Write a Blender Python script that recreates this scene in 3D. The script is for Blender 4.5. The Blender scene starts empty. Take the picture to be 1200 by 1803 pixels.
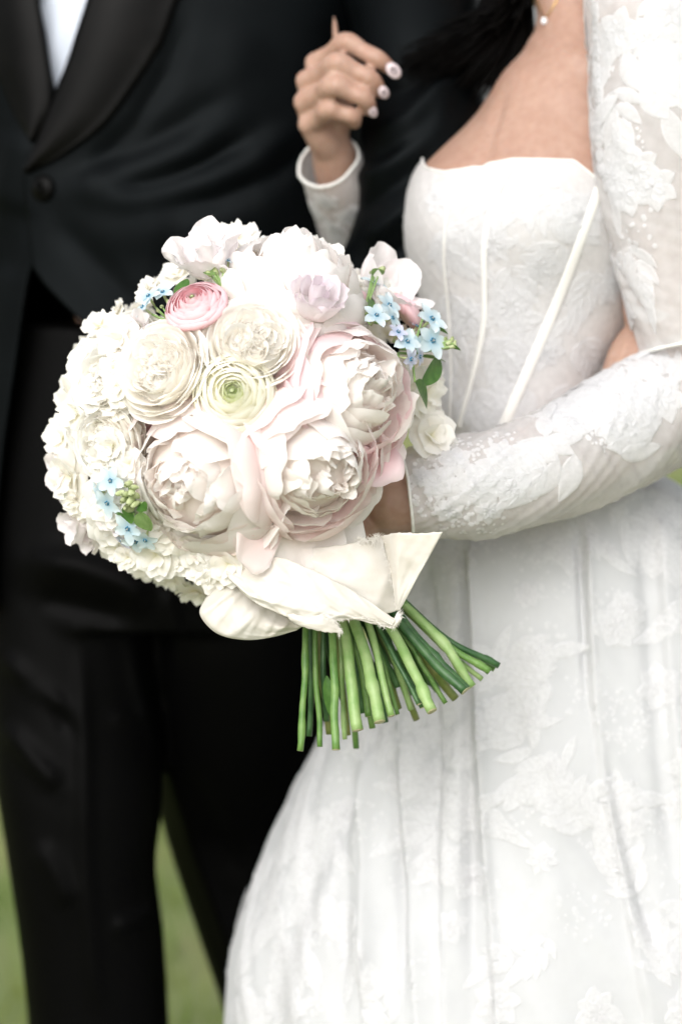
import bpy, math, random
import numpy as np
from mathutils import Vector, Matrix
from mathutils.bvhtree import BVHTree

R_ = math.radians
rng = np.random.default_rng(7)
scene = bpy.context.scene
col = scene.collection

# ------------------------------------------------------------------ camera, sky, sun, exposure
CAM = np.array([0.0, -2.0, 1.21]); PITCH = R_(9.0); LENS = 85.0; SENS = 36.0
FWD = np.array([0, math.cos(PITCH), -math.sin(PITCH)]); UP = np.array([0, math.sin(PITCH), math.cos(PITCH)]); RT = np.array([1.0, 0, 0])
K = SENS / LENS / 1803.0
cd = bpy.data.cameras.new('camera'); cam = bpy.data.objects.new('camera', cd); col.objects.link(cam)
cam.location = CAM; cam.rotation_euler = (R_(90) - PITCH, 0, 0)
cd.sensor_fit = 'VERTICAL'; cd.sensor_height = SENS; cd.sensor_width = 24; cd.lens = LENS
cd.clip_start = 0.05; cd.clip_end = 600
cd.dof.use_dof = True; cd.dof.focus_distance = 1.98; cd.dof.aperture_fstop = 2.6
scene.camera = cam

SUN_EL, SUN_AZ = 38.0, -158.0      # azimuth: degrees clockwise from +Y (behind the camera, to its left)
world = bpy.data.worlds.new('World'); scene.world = world; world.use_nodes = True
wn = world.node_tree.nodes; wl = world.node_tree.links
sky = wn.new('ShaderNodeTexSky'); sky.sky_type = 'NISHITA'; sky.sun_disc = False
sky.sun_elevation = R_(SUN_EL); sky.sun_rotation = R_(SUN_AZ); sky.air_density = 1.0; sky.dust_density = 4.0; sky.ozone_density = 1.0
hs = wn.new('ShaderNodeHueSaturation'); hs.inputs['Saturation'].default_value = 0.20
wl.new(sky.outputs[0], hs.inputs['Color']); wl.new(hs.outputs[0], wn['Background'].inputs[0])
wn['Background'].inputs[1].default_value = 0.15
sd = bpy.data.lights.new('sun', 'SUN'); so = bpy.data.objects.new('sun', sd); col.objects.link(so)
sd.energy = 0.5; sd.angle = R_(80); sd.color = (1.0, 0.96, 0.92)
az = R_(SUN_AZ); el = R_(SUN_EL)
sdir = Vector((math.sin(az) * math.cos(el), math.cos(az) * math.cos(el), math.sin(el)))
so.rotation_euler = sdir.to_track_quat('Z', 'Y').to_euler(); so.location = sdir * 20
scene.view_settings.view_transform = 'Standard'; scene.view_settings.look = 'None'
scene.view_settings.exposure = 0.69; scene.view_settings.gamma = 1.0
scene.cycles.use_denoising = True
scene.cycles.max_bounces = 14; scene.cycles.diffuse_bounces = 10; scene.cycles.transparent_max_bounces = 12
scene.cycles.sample_clamp_indirect = 6

def P(px, py, d):
    """photo pixel + distance along the view axis -> world point"""
    px = np.asarray(px, float); py = np.asarray(py, float); d = np.asarray(d, float)
    return CAM + d[..., None] * FWD + ((px - 600) * K * d)[..., None] * RT + ((901.5 - py) * K * d)[..., None] * UP
def proj(p):
    q = p - CAM; d = q @ FWD
    return 600 + (q @ RT) / d / K, 901.5 - (q @ UP) / d / K, d
def unit(v): return v / np.maximum(np.linalg.norm(v, axis=-1, keepdims=True), 1e-9)

# ------------------------------------------------------------------ materials
def mat(name):
    m = bpy.data.materials.new(name); m.use_nodes = True
    nt = m.node_tree; nt.nodes.clear()
    return m, nt.nodes, nt.links
def N(nodes, typ, **kw):
    n = nodes.new(typ)
    for k, v in kw.items():
        if k.startswith('i_'): n.inputs[k[2:].replace('_', ' ')].default_value = v
        else: setattr(n, k, v)
    return n
def rgb(c): return (c[0], c[1], c[2], 1.0)
def ramp(nodes, stops):
    r = nodes.new('ShaderNodeValToRGB'); e = r.color_ramp.elements
    e[0].position, e[0].color = stops[0][0], rgb(stops[0][1]); e[1].position, e[1].color = stops[-1][0], rgb(stops[-1][1])
    for p, c in stops[1:-1]:
        x = e.new(p); x.color = rgb(c)
    return r

def petal_mat(name, stops, transl=0.32, rough=0.55, vein=0.25, noise_amt=0.12):
    """stops: colour along the petal from base (0) to rim (1)"""
    m, n, l = mat(name); out = n.new('ShaderNodeOutputMaterial')
    uv = N(n, 'ShaderNodeUVMap'); sep = n.new('ShaderNodeSeparateXYZ'); l.new(uv.outputs[0], sep.inputs[0])
    noi = N(n, 'ShaderNodeTexNoise', i_Scale=2.2, i_Detail=3.0)
    oi = n.new('ShaderNodeObjectInfo')
    addv = N(n, 'ShaderNodeVectorMath', operation='ADD'); comb = n.new('ShaderNodeCombineXYZ')
    mul = N(n, 'ShaderNodeMath', operation='MULTIPLY'); mul.inputs[1].default_value = 37.0
    l.new(oi.outputs['Random'], mul.inputs[0]); l.new(mul.outputs[0], comb.inputs[0]); l.new(mul.outputs[0], comb.inputs[1])
    l.new(uv.outputs[0], addv.inputs[0]); l.new(comb.outputs[0], addv.inputs[1]); l.new(addv.outputs[0], noi.inputs['Vector'])
    mr = N(n, 'ShaderNodeMath', operation='MULTIPLY_ADD'); mr.inputs[1].default_value = 0.34; l.new(noi.outputs[0], mr.inputs[0])
    sb = N(n, 'ShaderNodeMath', operation='SUBTRACT'); l.new(sep.outputs[1], sb.inputs[0]); sb.inputs[1].default_value = 0.17
    l.new(sb.outputs[0], mr.inputs[2])
    r = ramp(n, stops); l.new(mr.outputs[0], r.inputs[0])
    hsv = N(n, 'ShaderNodeHueSaturation'); l.new(r.outputs[0], hsv.inputs['Color'])
    v1 = N(n, 'ShaderNodeMapRange'); v1.inputs[3].default_value = 1 - noise_amt * 0.4; v1.inputs[4].default_value = 1.03
    l.new(oi.outputs['Random'], v1.inputs[0]); l.new(v1.outputs[0], hsv.inputs['Value'])
    # fine veins running base to rim
    mp = N(n, 'ShaderNodeMapping'); mp.inputs['Scale'].default_value = (26, 1.6, 1); l.new(addv.outputs[0], mp.inputs[0])
    vn = N(n, 'ShaderNodeTexNoise', i_Scale=1.0, i_Detail=2.0); l.new(mp.outputs[0], vn.inputs['Vector'])
    bp = N(n, 'ShaderNodeBump', i_Strength=vein, i_Distance=0.0005); l.new(vn.outputs[0], bp.inputs['Height'])
    bs = N(n, 'ShaderNodeBsdfPrincipled', i_Roughness=rough); bs.inputs['Specular IOR Level'].default_value = 0.25
    tr = n.new('ShaderNodeBsdfTranslucent'); mx = N(n, 'ShaderNodeMixShader'); mx.inputs[0].default_value = transl
    for s in (bs.inputs['Base Color'], tr.inputs['Color']): l.new(hsv.outputs[0], s)
    l.new(bp.outputs[0], bs.inputs['Normal'])
    l.new(bs.outputs[0], mx.inputs[1]); l.new(tr.outputs[0], mx.inputs[2]); l.new(mx.outputs[0], out.inputs[0])
    return m

def plain(name, c, rough=0.5, spec=0.4, c2=None, nscale=40, sheen=0.0, bump=0.0, bscale=400, bdist=0.001, sss=0.0, transl=0.0, wave=None, coat=0.0):
    m, n, l = mat(name); out = n.new('ShaderNodeOutputMaterial')
    bs = N(n, 'ShaderNodeBsdfPrincipled', i_Roughness=rough); bs.inputs['Specular IOR Level'].default_value = spec
    bs.inputs['Base Color'].default_value = rgb(c)
    tc = n.new('ShaderNodeTexCoord')
    colout = None
    if c2:
        noi = N(n, 'ShaderNodeTexNoise', i_Scale=nscale, i_Detail=4.0); l.new(tc.outputs['Object'], noi.inputs['Vector'])
        r = ramp(n, [(0.35, c), (0.65, c2)]); l.new(noi.outputs[0], r.inputs[0]); l.new(r.outputs[0], bs.inputs['Base Color']); colout = r.outputs[0]
    if sheen: bs.inputs['Sheen Weight'].default_value = sheen; bs.inputs['Sheen Roughness'].default_value = 0.4
    if coat: bs.inputs['Coat Weight'].default_value = coat
    if sss:
        bs.inputs['Subsurface Weight'].default_value = sss; bs.inputs['Subsurface Radius'].default_value = (1.0, 0.35, 0.2); bs.inputs['Subsurface Scale'].default_value = 0.008
    if bump:
        b = N(n, 'ShaderNodeBump', i_Strength=bump, i_Distance=bdist)
        t = N(n, 'ShaderNodeTexNoise', i_Scale=bscale, i_Detail=3.0); l.new(tc.outputs['Object'], t.inputs['Vector'])
        if wave: t.noise_dimensions = '3D'
        l.new(t.outputs[0], b.inputs['Height']); l.new(b.outputs[0], bs.inputs['Normal'])
    if transl:
        tr = n.new('ShaderNodeBsdfTranslucent'); tr.inputs[0].default_value = rgb(c)
        if colout: l.new(colout, tr.inputs[0])
        mx = N(n, 'ShaderNodeMixShader'); mx.inputs[0].default_value = transl
        l.new(bs.outputs[0], mx.inputs[1]); l.new(tr.outputs[0], mx.inputs[2]); l.new(mx.outputs[0], out.inputs[0])
    else: l.new(bs.outputs[0], out.inputs[0])
    return m

def sheer_mat(name, c, alpha, transl=0.35, nscale=60, var=0.12, bump=0.25):
    """woven organza: partly see-through, a little light passing through the threads"""
    m, n, l = mat(name); out = n.new('ShaderNodeOutputMaterial'); tc = n.new('ShaderNodeTexCoord')
    noi = N(n, 'ShaderNodeTexNoise', i_Scale=nscale, i_Detail=5.0); l.new(tc.outputs['Object'], noi.inputs['Vector'])
    mr = N(n, 'ShaderNodeMapRange'); mr.inputs[1].default_value = 0.3; mr.inputs[2].default_value = 0.7
    mr.inputs[3].default_value = alpha - var; mr.inputs[4].default_value = min(1, alpha + var); l.new(noi.outputs[0], mr.inputs[0])
    fine = N(n, 'ShaderNodeTexNoise', i_Scale=900.0, i_Detail=2.0); l.new(tc.outputs['Object'], fine.inputs['Vector'])
    bp = N(n, 'ShaderNodeBump', i_Strength=bump, i_Distance=0.0006); l.new(fine.outputs[0], bp.inputs['Height'])
    df = N(n, 'ShaderNodeBsdfPrincipled', i_Roughness=0.6); df.inputs['Base Color'].default_value = rgb(c); df.inputs['Specular IOR Level'].default_value = 0.2
    df.inputs['Sheen Weight'].default_value = 0.15; l.new(bp.outputs[0], df.inputs['Normal'])
    tr = n.new('ShaderNodeBsdfTranslucent'); tr.inputs[0].default_value = rgb(c)
    mx = N(n, 'ShaderNodeMixShader'); mx.inputs[0].default_value = transl; l.new(df.outputs[0], mx.inputs[1]); l.new(tr.outputs[0], mx.inputs[2])
    tp = n.new('ShaderNodeBsdfTransparent'); m2 = n.new('ShaderNodeMixShader')
    l.new(mr.outputs[0], m2.inputs[0]); l.new(tp.outputs[0], m2.inputs[1]); l.new(mx.outputs[0], m2.inputs[2]); l.new(m2.outputs[0], out.inputs[0])
    return m

CREAM = (0.86, 0.82, 0.74)
M = {}
M['peony_white'] = petal_mat('peony_white', [(0.0, (0.965, 0.80, 0.68)), (0.3, (0.965, 0.90, 0.85)), (1.0, (0.965, 0.945, 0.93))], transl=0.42)  # peach base: petal tint, deepened to warm the shade between petals
M['peony_inner'] = petal_mat('peony_inner', [(0.0, (0.965, 0.72, 0.58)), (0.35, (0.965, 0.86, 0.79)), (0.7, (0.965, 0.92, 0.885)), (1.0, (0.965, 0.94, 0.92))], transl=0.42)  # stronger peach base: part pigment, part painted warmth of the deep shade
M['peony_blush'] = petal_mat('peony_blush', [(0.0, (0.95, 0.66, 0.62)), (0.45, (0.95, 0.77, 0.76)), (1.0, (0.95, 0.88, 0.87))], transl=0.42)
M['peony_pink'] = petal_mat('peony_pink', [(0.0, (0.92, 0.58, 0.58)), (0.5, (0.93, 0.68, 0.71)), (1.0, (0.93, 0.79, 0.81))], transl=0.42)
M['rose_cream'] = petal_mat('rose_cream', [(0.0, (0.97, 0.92, 0.84)), (0.45, (0.97, 0.945, 0.90)), (1.0, (0.97, 0.95, 0.915))], transl=0.40)
M['rose_white'] = petal_mat('rose_white', [(0.0, (0.92, 0.83, 0.66)), (0.5, (0.93, 0.90, 0.84)), (1.0, (0.94, 0.93, 0.90))], transl=0.4)
M['ran_cream'] = petal_mat('ran_cream', [(0.0, (0.90, 0.90, 0.62)), (0.5, (0.95, 0.93, 0.80)), (1.0, (0.96, 0.95, 0.87))], transl=0.38, vein=0.15)
M['ran_green'] = petal_mat('ran_green', [(0.0, (0.62, 0.74, 0.32)), (0.6, (0.85, 0.90, 0.60)), (1.0, (0.92, 0.94, 0.76))], transl=0.38, vein=0.15)
M['ran_pink'] = petal_mat('ran_pink', [(0.0, (0.92, 0.78, 0.70)), (0.5, (0.92, 0.62, 0.65)), (1.0, (0.92, 0.70, 0.73))], transl=0.3, vein=0.15)
M['lilac'] = petal_mat('lilac', [(0.0, (0.92, 0.90, 0.76)), (0.3, (0.93, 0.88, 0.87)), (0.8, (0.92, 0.87, 0.89)), (1.0, (0.88, 0.79, 0.85))], transl=0.4)
M['pea'] = petal_mat('pea', [(0.0, (0.88, 0.88, 0.72)), (0.3, (0.94, 0.91, 0.90)), (1.0, (0.94, 0.89, 0.90))])
M['hydrangea'] = petal_mat('hydrangea', [(0.0, (0.90, 0.88, 0.70)), (0.35, (0.95, 0.925, 0.86)), (1.0, (0.955, 0.94, 0.91))], vein=0.15, transl=0.4)
M['blue'] = petal_mat('blue', [(0.0, (0.44, 0.62, 0.72)), (0.4, (0.60, 0.73, 0.79)), (1.0, (0.74, 0.82, 0.85))], transl=0.25, vein=0.1)
M['blue_mauve'] = petal_mat('blue_mauve', [(0.0, (0.50, 0.56, 0.74)), (0.5, (0.62, 0.66, 0.80)), (1.0, (0.72, 0.68, 0.78))], transl=0.25, vein=0.1)
M['blue_core'] = plain('blue_core', (0.06, 0.26, 0.42), 0.4)
M['bud'] = plain('bud', (0.42, 0.50, 0.22), 0.55, c2=(0.55, 0.60, 0.36), nscale=300, transl=0.15)
M['leaf'] = plain('leaf', (0.06, 0.16, 0.03), 0.45, c2=(0.11, 0.24, 0.05), nscale=120, bump=0.3, bscale=250, transl=0.3)
M['leaf_pale'] = plain('leaf_pale', (0.16, 0.27, 0.08), 0.5, c2=(0.24, 0.36, 0.14), nscale=160, bump=0.3, bscale=300, transl=0.3)
def stem_mat(name, c, c2):
    m = plain(name, c, 0.42, 0.45, c2=c2, nscale=75, bump=0.4, bscale=500, bdist=0.0006); return m
M['stem0'] = stem_mat('stem_mid', (0.08, 0.19, 0.035), (0.17, 0.29, 0.08))
M['stem1'] = stem_mat('stem_dark', (0.022, 0.075, 0.022), (0.06, 0.14, 0.045))
M['stem2'] = stem_mat('stem_pale', (0.20, 0.34, 0.10), (0.30, 0.42, 0.17))
M['stem3'] = stem_mat('stem_olive', (0.13, 0.19, 0.04), (0.20, 0.21, 0.07))
M['cut'] = plain('stem_cut', (0.55, 0.56, 0.34), 0.7, c2=(0.42, 0.36, 0.2), nscale=900)
M['silk'] = plain('silk', (0.72, 0.68, 0.61), 0.42, 0.35, c2=(0.77, 0.74, 0.69), nscale=60, sheen=0.1, bump=0.5, bscale=110, bdist=0.0010, transl=0.18)
M['thread'] = plain('thread', (0.84, 0.81, 0.76), 0.7, transl=0.2)
M['filler'] = plain('filler', (0.82, 0.78, 0.66), 0.8, c2=(0.70, 0.70, 0.52), nscale=60)
M['skin'] = None
M['nail'] = plain('nail', (0.56, 0.47, 0.49), 0.45, 0.3)
M['gold'] = plain('gold', (0.75, 0.53, 0.22), 0.25, 0.5)
M['gold'].node_tree.nodes['Principled BSDF'].inputs['Metallic'].default_value = 1.0
M['gem'] = plain('gem', (0.85, 0.85, 0.88), 0.05, 0.8)
M['hair'] = plain('hair', (0.0008, 0.0007, 0.0006), 0.5, 0.05, c2=(0.0016, 0.0012, 0.001), nscale=30)
M['wool'] = plain('wool', (0.0007, 0.0010, 0.0012), 0.5, 0.07, c2=(0.0012, 0.0017, 0.002), nscale=20, bump=0.3, bscale=900, bdist=0.0006)
M['trouser'] = plain('trouser_wool', (0.0012, 0.0012, 0.0012), 0.5, 0.04, c2=(0.0012, 0.0012, 0.0012), nscale=20, bump=0.3, bscale=900, bdist=0.0006)
M['satin'] = plain('lapel_satin', (0.001, 0.001, 0.0009), 0.42, 0.075, c2=(0.0024, 0.0022, 0.002), nscale=30, bump=0.2, bscale=600, bdist=0.0004)
M['shirt'] = plain('shirt_cotton', (0.60, 0.65, 0.74), 0.7, 0.2, bump=0.2, bscale=800, bdist=0.0005)
M['shoe'] = plain('shoe_leather', (0.008, 0.008, 0.008), 0.2, 0.5)
M['sheer'] = sheer_mat('sheer_organza', (0.85, 0.84, 0.84), 0.46, nscale=90, var=0.05)
M['bodice'] = sheer_mat('bodice_organza', (0.83, 0.825, 0.825), 0.78, nscale=130, var=0.06)
M['skirt'] = sheer_mat('skirt_organza', (0.75, 0.755, 0.765), 0.84, nscale=30, var=0.04)
M['lining'] = plain('skirt_lining', (0.74, 0.75, 0.765), 0.7, 0.2, transl=0.2)
M['lace'] = sheer_mat('lace_thread', (0.80, 0.80, 0.81), 0.84, nscale=260, var=0.06, bump=0.6)
M['boning'] = plain('boning_tape', (0.76, 0.75, 0.72), 0.5, 0.3, sheen=0.2, bump=0.25, bscale=900, bdist=0.0005)

M['wool'].node_tree.nodes['Principled BSDF'].inputs['Specular Tint'].default_value = (0.84, 0.95, 1.0, 1)
def skin_mat():
    m, n, l = mat('skin'); out = n.new('ShaderNodeOutputMaterial'); tc = n.new('ShaderNodeTexCoord')
    a = N(n, 'ShaderNodeTexNoise', i_Scale=14.0, i_Detail=4.0); l.new(tc.outputs['Object'], a.inputs['Vector'])
    r = ramp(n, [(0.3, (0.37, 0.225, 0.168)), (0.7, (0.43, 0.28, 0.217))]); l.new(a.outputs[0], r.inputs[0])
    # moles
    v = N(n, 'ShaderNodeTexVoronoi', i_Scale=34.0); l.new(tc.outputs['Object'], v.inputs['Vector'])
    mr = ramp(n, [(0.035, (1, 1, 1)), (0.06, (0, 0, 0))]); l.new(v.outputs['Distance'], mr.inputs[0])
    mm = N(n, 'ShaderNodeMath', operation='MULTIPLY'); mm.inputs[1].default_value = 0.45; l.new(mr.outputs[0], mm.inputs[0])
    mx = N(n, 'ShaderNodeMixRGB'); l.new(mm.outputs[0], mx.inputs[0]); l.new(r.outputs[0], mx.inputs[1]); mx.inputs[2].default_value = (0.22, 0.10, 0.06, 1)
    a2 = N(n, 'ShaderNodeTexNoise', i_Scale=130.0, i_Detail=5.0); l.new(tc.outputs['Object'], a2.inputs['Vector'])
    r2 = ramp(n, [(0.3, (0.90, 0.84, 0.82)), (0.7, (1.06, 1.08, 1.08))]); l.new(a2.outputs[0], r2.inputs[0])
    mt = N(n, 'ShaderNodeMixRGB', blend_type='MULTIPLY'); mt.inputs[0].default_value = 0.8; l.new(mx.outputs[0], mt.inputs[1]); l.new(r2.outputs[0], mt.inputs[2]); mx = mt
    bs = N(n, 'ShaderNodeBsdfPrincipled', i_Roughness=0.48); bs.inputs['Specular IOR Level'].default_value = 0.4
    bs.inputs['Subsurface Weight'].default_value = 0.25; bs.inputs['Subsurface Radius'].default_value = (1.0, 0.35, 0.18); bs.inputs['Subsurface Scale'].default_value = 0.006
    l.new(mx.outputs[0], bs.inputs['Base Color'])
    t = N(n, 'ShaderNodeTexNoise', i_Scale=420.0, i_Detail=3.0); l.new(tc.outputs['Object'], t.inputs['Vector'])
    b = N(n, 'ShaderNodeBump', i_Strength=0.25, i_Distance=0.0006); l.new(t.outputs[0], b.inputs['Height']); l.new(b.outputs[0], bs.inputs['Normal'])
    l.new(bs.outputs[0], out.inputs[0]); return m
M['skin'] = skin_mat()

# ------------------------------------------------------------------ object helpers
def link(o, parent=None):
    col.objects.link(o)
    if parent is not None: o.parent = parent
    return o
def empty(name, loc=(0, 0, 0), parent=None):
    o = bpy.data.objects.new(name, None); o.empty_display_size = 0.05; link(o, parent); o.location = loc; return o
def tag(o, label=None, cat=None, group=None, kind=None):
    if label: o['label'] = label
    if cat: o['category'] = cat
    if group: o['group'] = group
    if kind: o['kind'] = kind
    return o
def mesh(name, V, F, m, uv=None, smooth=True, midx=None):
    me = bpy.data.meshes.new(name); me.from_pydata(np.asarray(V).tolist(), [], [tuple(int(i) for i in f) for f in F])
    for mm in (m if isinstance(m, (list, tuple)) else [m]): me.materials.append(mm)
    if smooth: me.polygons.foreach_set('use_smooth', [True] * len(me.polygons))
    if midx is not None: me.polygons.foreach_set('material_index', list(midx))
    if uv is not None:
        ul = me.uv_layers.new(name='UVMap'); vi = np.empty(len(me.loops), dtype=np.int64); me.loops.foreach_get('vertex_index', vi)
        ul.data.foreach_set('uv', np.asarray(uv, float)[vi].ravel())
    me.update(); return me
def obj(name, V, F, m, parent=None, uv=None, smooth=True, midx=None):
    """V is in world space when the parent's origin is; it is shifted into the parent's frame (parents here are unrotated)"""
    o = bpy.data.objects.new(name, mesh(name, V, F, m, uv, smooth, midx)); return link(o, parent)
def woff(o):
    """world location of an unrotated object"""
    p = np.array(o.location)
    return p + (woff(o.parent) if o.parent else 0)
def wobj(name, V, F, m, parent, **kw):
    return obj(name, np.asarray(V) - woff(parent), F, m, parent, **kw)
def gridF(nu, nv, wrap=False):
    """quads for an array of (nv rows) x (nu columns)"""
    F = []
    for j in range(nv - 1):
        for i in range(nu if wrap else nu - 1):
            a = j * nu + i; b = j * nu + (i + 1) % nu
            F.append((a, b, b + nu, a + nu))
    return F
def join(parts):
    V = []; F = []; k = 0
    for v, f in parts:
        V.append(np.asarray(v)); F += [tuple(i + k for i in q) for q in f]; k += len(v)
    return np.concatenate(V), F
def hermite(xs, ys, x):
    xs = np.asarray(xs, float); ys = np.asarray(ys, float); x = np.clip(np.asarray(x, float), xs[0], xs[-1])
    if ys.ndim == 1: return hermite(xs, ys[:, None], x)[..., 0]
    m = np.empty_like(ys); dx = np.diff(xs)[:, None]; dl = np.diff(ys, axis=0) / dx
    m[0] = dl[0]; m[-1] = dl[-1]
    if len(xs) > 2: m[1:-1] = (dl[:-1] * dx[1:] + dl[1:] * dx[:-1]) / (dx[1:] + dx[:-1])
    i = np.clip(np.searchsorted(xs, x, side='right') - 1, 0, len(xs) - 2); h = (xs[i + 1] - xs[i]); s = ((x - xs[i]) / h)[..., None]; h = h[..., None]
    return (2*s**3 - 3*s**2 + 1) * ys[i] + (s**3 - 2*s**2 + s) * h * m[i] + (-2*s**3 + 3*s**2) * ys[i + 1] + (s**3 - s**2) * h * m[i + 1]
def sstep(a, b, x):
    t = np.clip((x - a) / (b - a), 0, 1); return t * t * (3 - 2 * t)
class Noise1:
    def __init__(s, n=5, f=3.0):
        s.f = rng.uniform(0.5, 1.5, n) * f * np.arange(1, n + 1) / 2; s.p = rng.uniform(0, 6.28, n); s.a = 1 / np.arange(1, n + 1) ** 0.8
    def __call__(s, x):
        x = np.asarray(x); return sum(a * np.sin(f * x + p) for a, f, p in zip(s.a, s.f, s.p)) / 1.8

class Loft:
    """a skin of cross-sections: centre c, half-axes a (th=0) and b (th=90 deg), superellipse power n"""
    def __init__(s, c, a, b, n=2.0, disp=None):
        s.c = np.asarray(c, float); s.a = np.asarray(a, float); s.b = np.asarray(b, float); s.n = n; s.disp = disp
        d = np.r_[0, np.cumsum(np.linalg.norm(np.diff(s.c, axis=0), axis=1))]; s.len = d[-1]; s.ts = d / d[-1]
    def base(s, th, t):
        C = hermite(s.ts, s.c, t); A = hermite(s.ts, s.a, t); B = hermite(s.ts, s.b, t); e = 2 / s.n
        ct, st = np.cos(th), np.sin(th)
        return C + A * (np.sign(ct) * np.abs(ct) ** e)[..., None] + B * (np.sign(st) * np.abs(st) ** e)[..., None]
    def nrm(s, th, t, f=None):
        f = f or s.base; h = 1e-3
        t0 = np.clip(t - h, 0, 1); t1 = np.clip(t + h, 0, 1)
        du = f(th + 4e-3, t) - f(th - 4e-3, t); dv = f(th, t1) - f(th, t0)
        n = unit(np.cross(du, dv)); C = hermite(s.ts, s.c, t)
        sgn = np.sign(np.sum(n * (s.base(th, t) - C), -1, keepdims=True)); return n * np.where(sgn == 0, 1, sgn)
    def ev(s, th, t, off=0.0):
        th, t = np.broadcast_arrays(np.asarray(th, float), np.asarray(t, float))
        p = s.base(th, t); n = s.nrm(th, t); d = np.zeros(th.shape) + off
        if s.disp is not None: d = d + s.disp(th, t, p)
        return p + n * d[..., None]
    def grid(s, nth, nt, off=0.0, t0=0.0, t1=1.0):
        th = np.linspace(0, 2 * np.pi, nth, endpoint=False); t = np.linspace(t0, t1, nt)
        TH, T = np.meshgrid(th, t); return s.ev(TH, T, off).reshape(-1, 3), gridF(nth, nt, True)
    def closed(s, nth, nt, off=0.0):
        V, F = s.grid(nth, nt, off); k = len(V); V = np.vstack([V, s.c[0], s.c[-1]])
        for i in range(nth):
            j = (i + 1) % nth; F.append((k, j, i)); F.append((k + 1, (nt - 1) * nth + i, (nt - 1) * nth + j))
        return V, F
    def find(s, px, py, lo=0.02, hi=np.pi - 0.02):
        """(th, t) of the near-side surface point that shows at a photo pixel"""
        if not hasattr(s, '_g'):
            th = np.linspace(lo, hi, 260); t = np.linspace(0, 1, 400); TH, T = np.meshgrid(th, t); q = s.ev(TH, T).reshape(-1, 3)
            s._g = (TH.ravel(), T.ravel(), *proj(q)[:2])
        TH, T, X, Y = s._g; i = np.argmin((X - px) ** 2 + (Y - py) ** 2); return TH[i], T[i]
def body_loft(rows, n=2.2, **kw):
    """rows: (py, left px, right px, depth, half depth) - horizontal sections of a standing form"""
    c = [P((l + r) / 2, y, d) for y, l, r, d, h in rows]; a = [[(r - l) / 2 * K * d, 0, 0] for y, l, r, d, h in rows]; b = [[0, -h, 0] for *_, h in rows]
    return Loft(c, a, b, n, **kw)
def tube_loft(pts, radii, flat=None, upv=(0, -1, 0), n=2.0, **kw):
    """pts: world points; th=0 lies sideways, th=90 deg towards upv (as far as the path allows)"""
    pts = np.asarray(pts, float); T = unit(np.gradient(pts, axis=0)); A = []; B = []
    for i, (t, r) in enumerate(zip(T, radii)):
        u = np.asarray(upv, float); b = u - t * (u @ t); b = b / np.linalg.norm(b); a = np.cross(b, t); f = 1.0 if flat is None else flat[i]
        A.append(a * r); B.append(b * r * f)
    return Loft(pts, A, B, n, **kw)
def tube(pts, radii, seg=8, res=None, caps=True):
    """a plain tapered tube along a smoothed path: (V, F)"""
    pts = np.asarray(pts, float); radii = np.asarray(radii, float)
    if res:
        d = np.r_[0, np.cumsum(np.linalg.norm(np.diff(pts, axis=0), axis=1))]; x = np.linspace(0, d[-1], res)
        pts, radii = hermite(d, pts, x), hermite(d, radii, x)
    T = unit(np.gradient(pts, axis=0)); u = np.array([0.31, -0.9, 0.2]); rings = []
    for p, t, r in zip(pts, T, radii):
        b = u - t * (u @ t); b /= np.linalg.norm(b); u = b; a = np.cross(b, t); th = np.linspace(0, 2 * np.pi, seg, endpoint=False)
        rings.append(p + r * (np.cos(th)[:, None] * a + np.sin(th)[:, None] * b))
    V = np.concatenate(rings); F = gridF(seg, len(pts), True)
    if caps: F.append(tuple(range(seg))[::-1]); F.append(tuple(range(len(V) - seg, len(V))))
    return V, F
def ball(c, r, ax=None, nu=14, nv=9):
    """ellipsoid; r scalar or 3, ax optional 3x3 rows = axes"""
    r = np.broadcast_to(np.asarray(r, float), 3); ax = np.eye(3) if ax is None else np.asarray(ax)
    th = np.linspace(0, 2 * np.pi, nu, endpoint=False); ph = np.linspace(0, np.pi, nv)[1:-1]
    V = [[math.sin(p) * math.cos(t), math.sin(p) * math.sin(t), math.cos(p)] for p in ph for t in th] + [[0, 0, 1], [0, 0, -1]]
    V = np.asarray(c) + (np.array(V) * r) @ ax; F = gridF(nu, nv - 2, True); k = (nv - 2) * nu
    for i in range(nu): j = (i + 1) % nu; F.append((k, j, i)[::-1]); F.append((k + 1, k - nu + i, k - nu + j)[::-1])
    return V, [f[::-1] for f in F]
def limb(pts, radii, res=14, seg=16):
    V, F = tube(pts, radii, seg, res); return join([(V, F), ball(pts[0], radii[0]), ball(pts[-1], radii[-1])])
def fuse(parts, voxel, smooth=6, name='tmp'):
    """union of overlapping closed shapes into ONE continuous surface: returns V, F"""
    V, F = join(parts); me = bpy.data.meshes.new(name); me.from_pydata(V.tolist(), [], [tuple(int(i) for i in f) for f in F])
    o = bpy.data.objects.new(name, me); col.objects.link(o)
    r = o.modifiers.new('r', 'REMESH'); r.mode = 'VOXEL'; r.voxel_size = voxel
    if smooth: s = o.modifiers.new('s', 'SMOOTH'); s.iterations = smooth; s.factor = 0.5
    dg = bpy.context.evaluated_depsgraph_get(); e = o.evaluated_get(dg); em = e.to_mesh()
    v = np.empty(len(em.vertices) * 3); em.vertices.foreach_get('co', v); f = [tuple(p.vertices) for p in em.polygons]
    e.to_mesh_clear(); bpy.data.objects.remove(o); bpy.data.meshes.remove(me)
    return v.reshape(-1, 3), f
def bvh_of(V, F): return BVHTree.FromPolygons([tuple(v) for v in V], [tuple(f) for f in F])
def cast(bvh, px, py, off=0.0):
    d = P(px, py, 1.0) - CAM; h, n, i, dist = bvh.ray_cast(Vector(CAM), Vector(d / np.linalg.norm(d)))
    if h is None: return None, None
    n = np.array(n); n = -n if n @ d > 0 else n
    return np.array(h) + n * off, n
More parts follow.
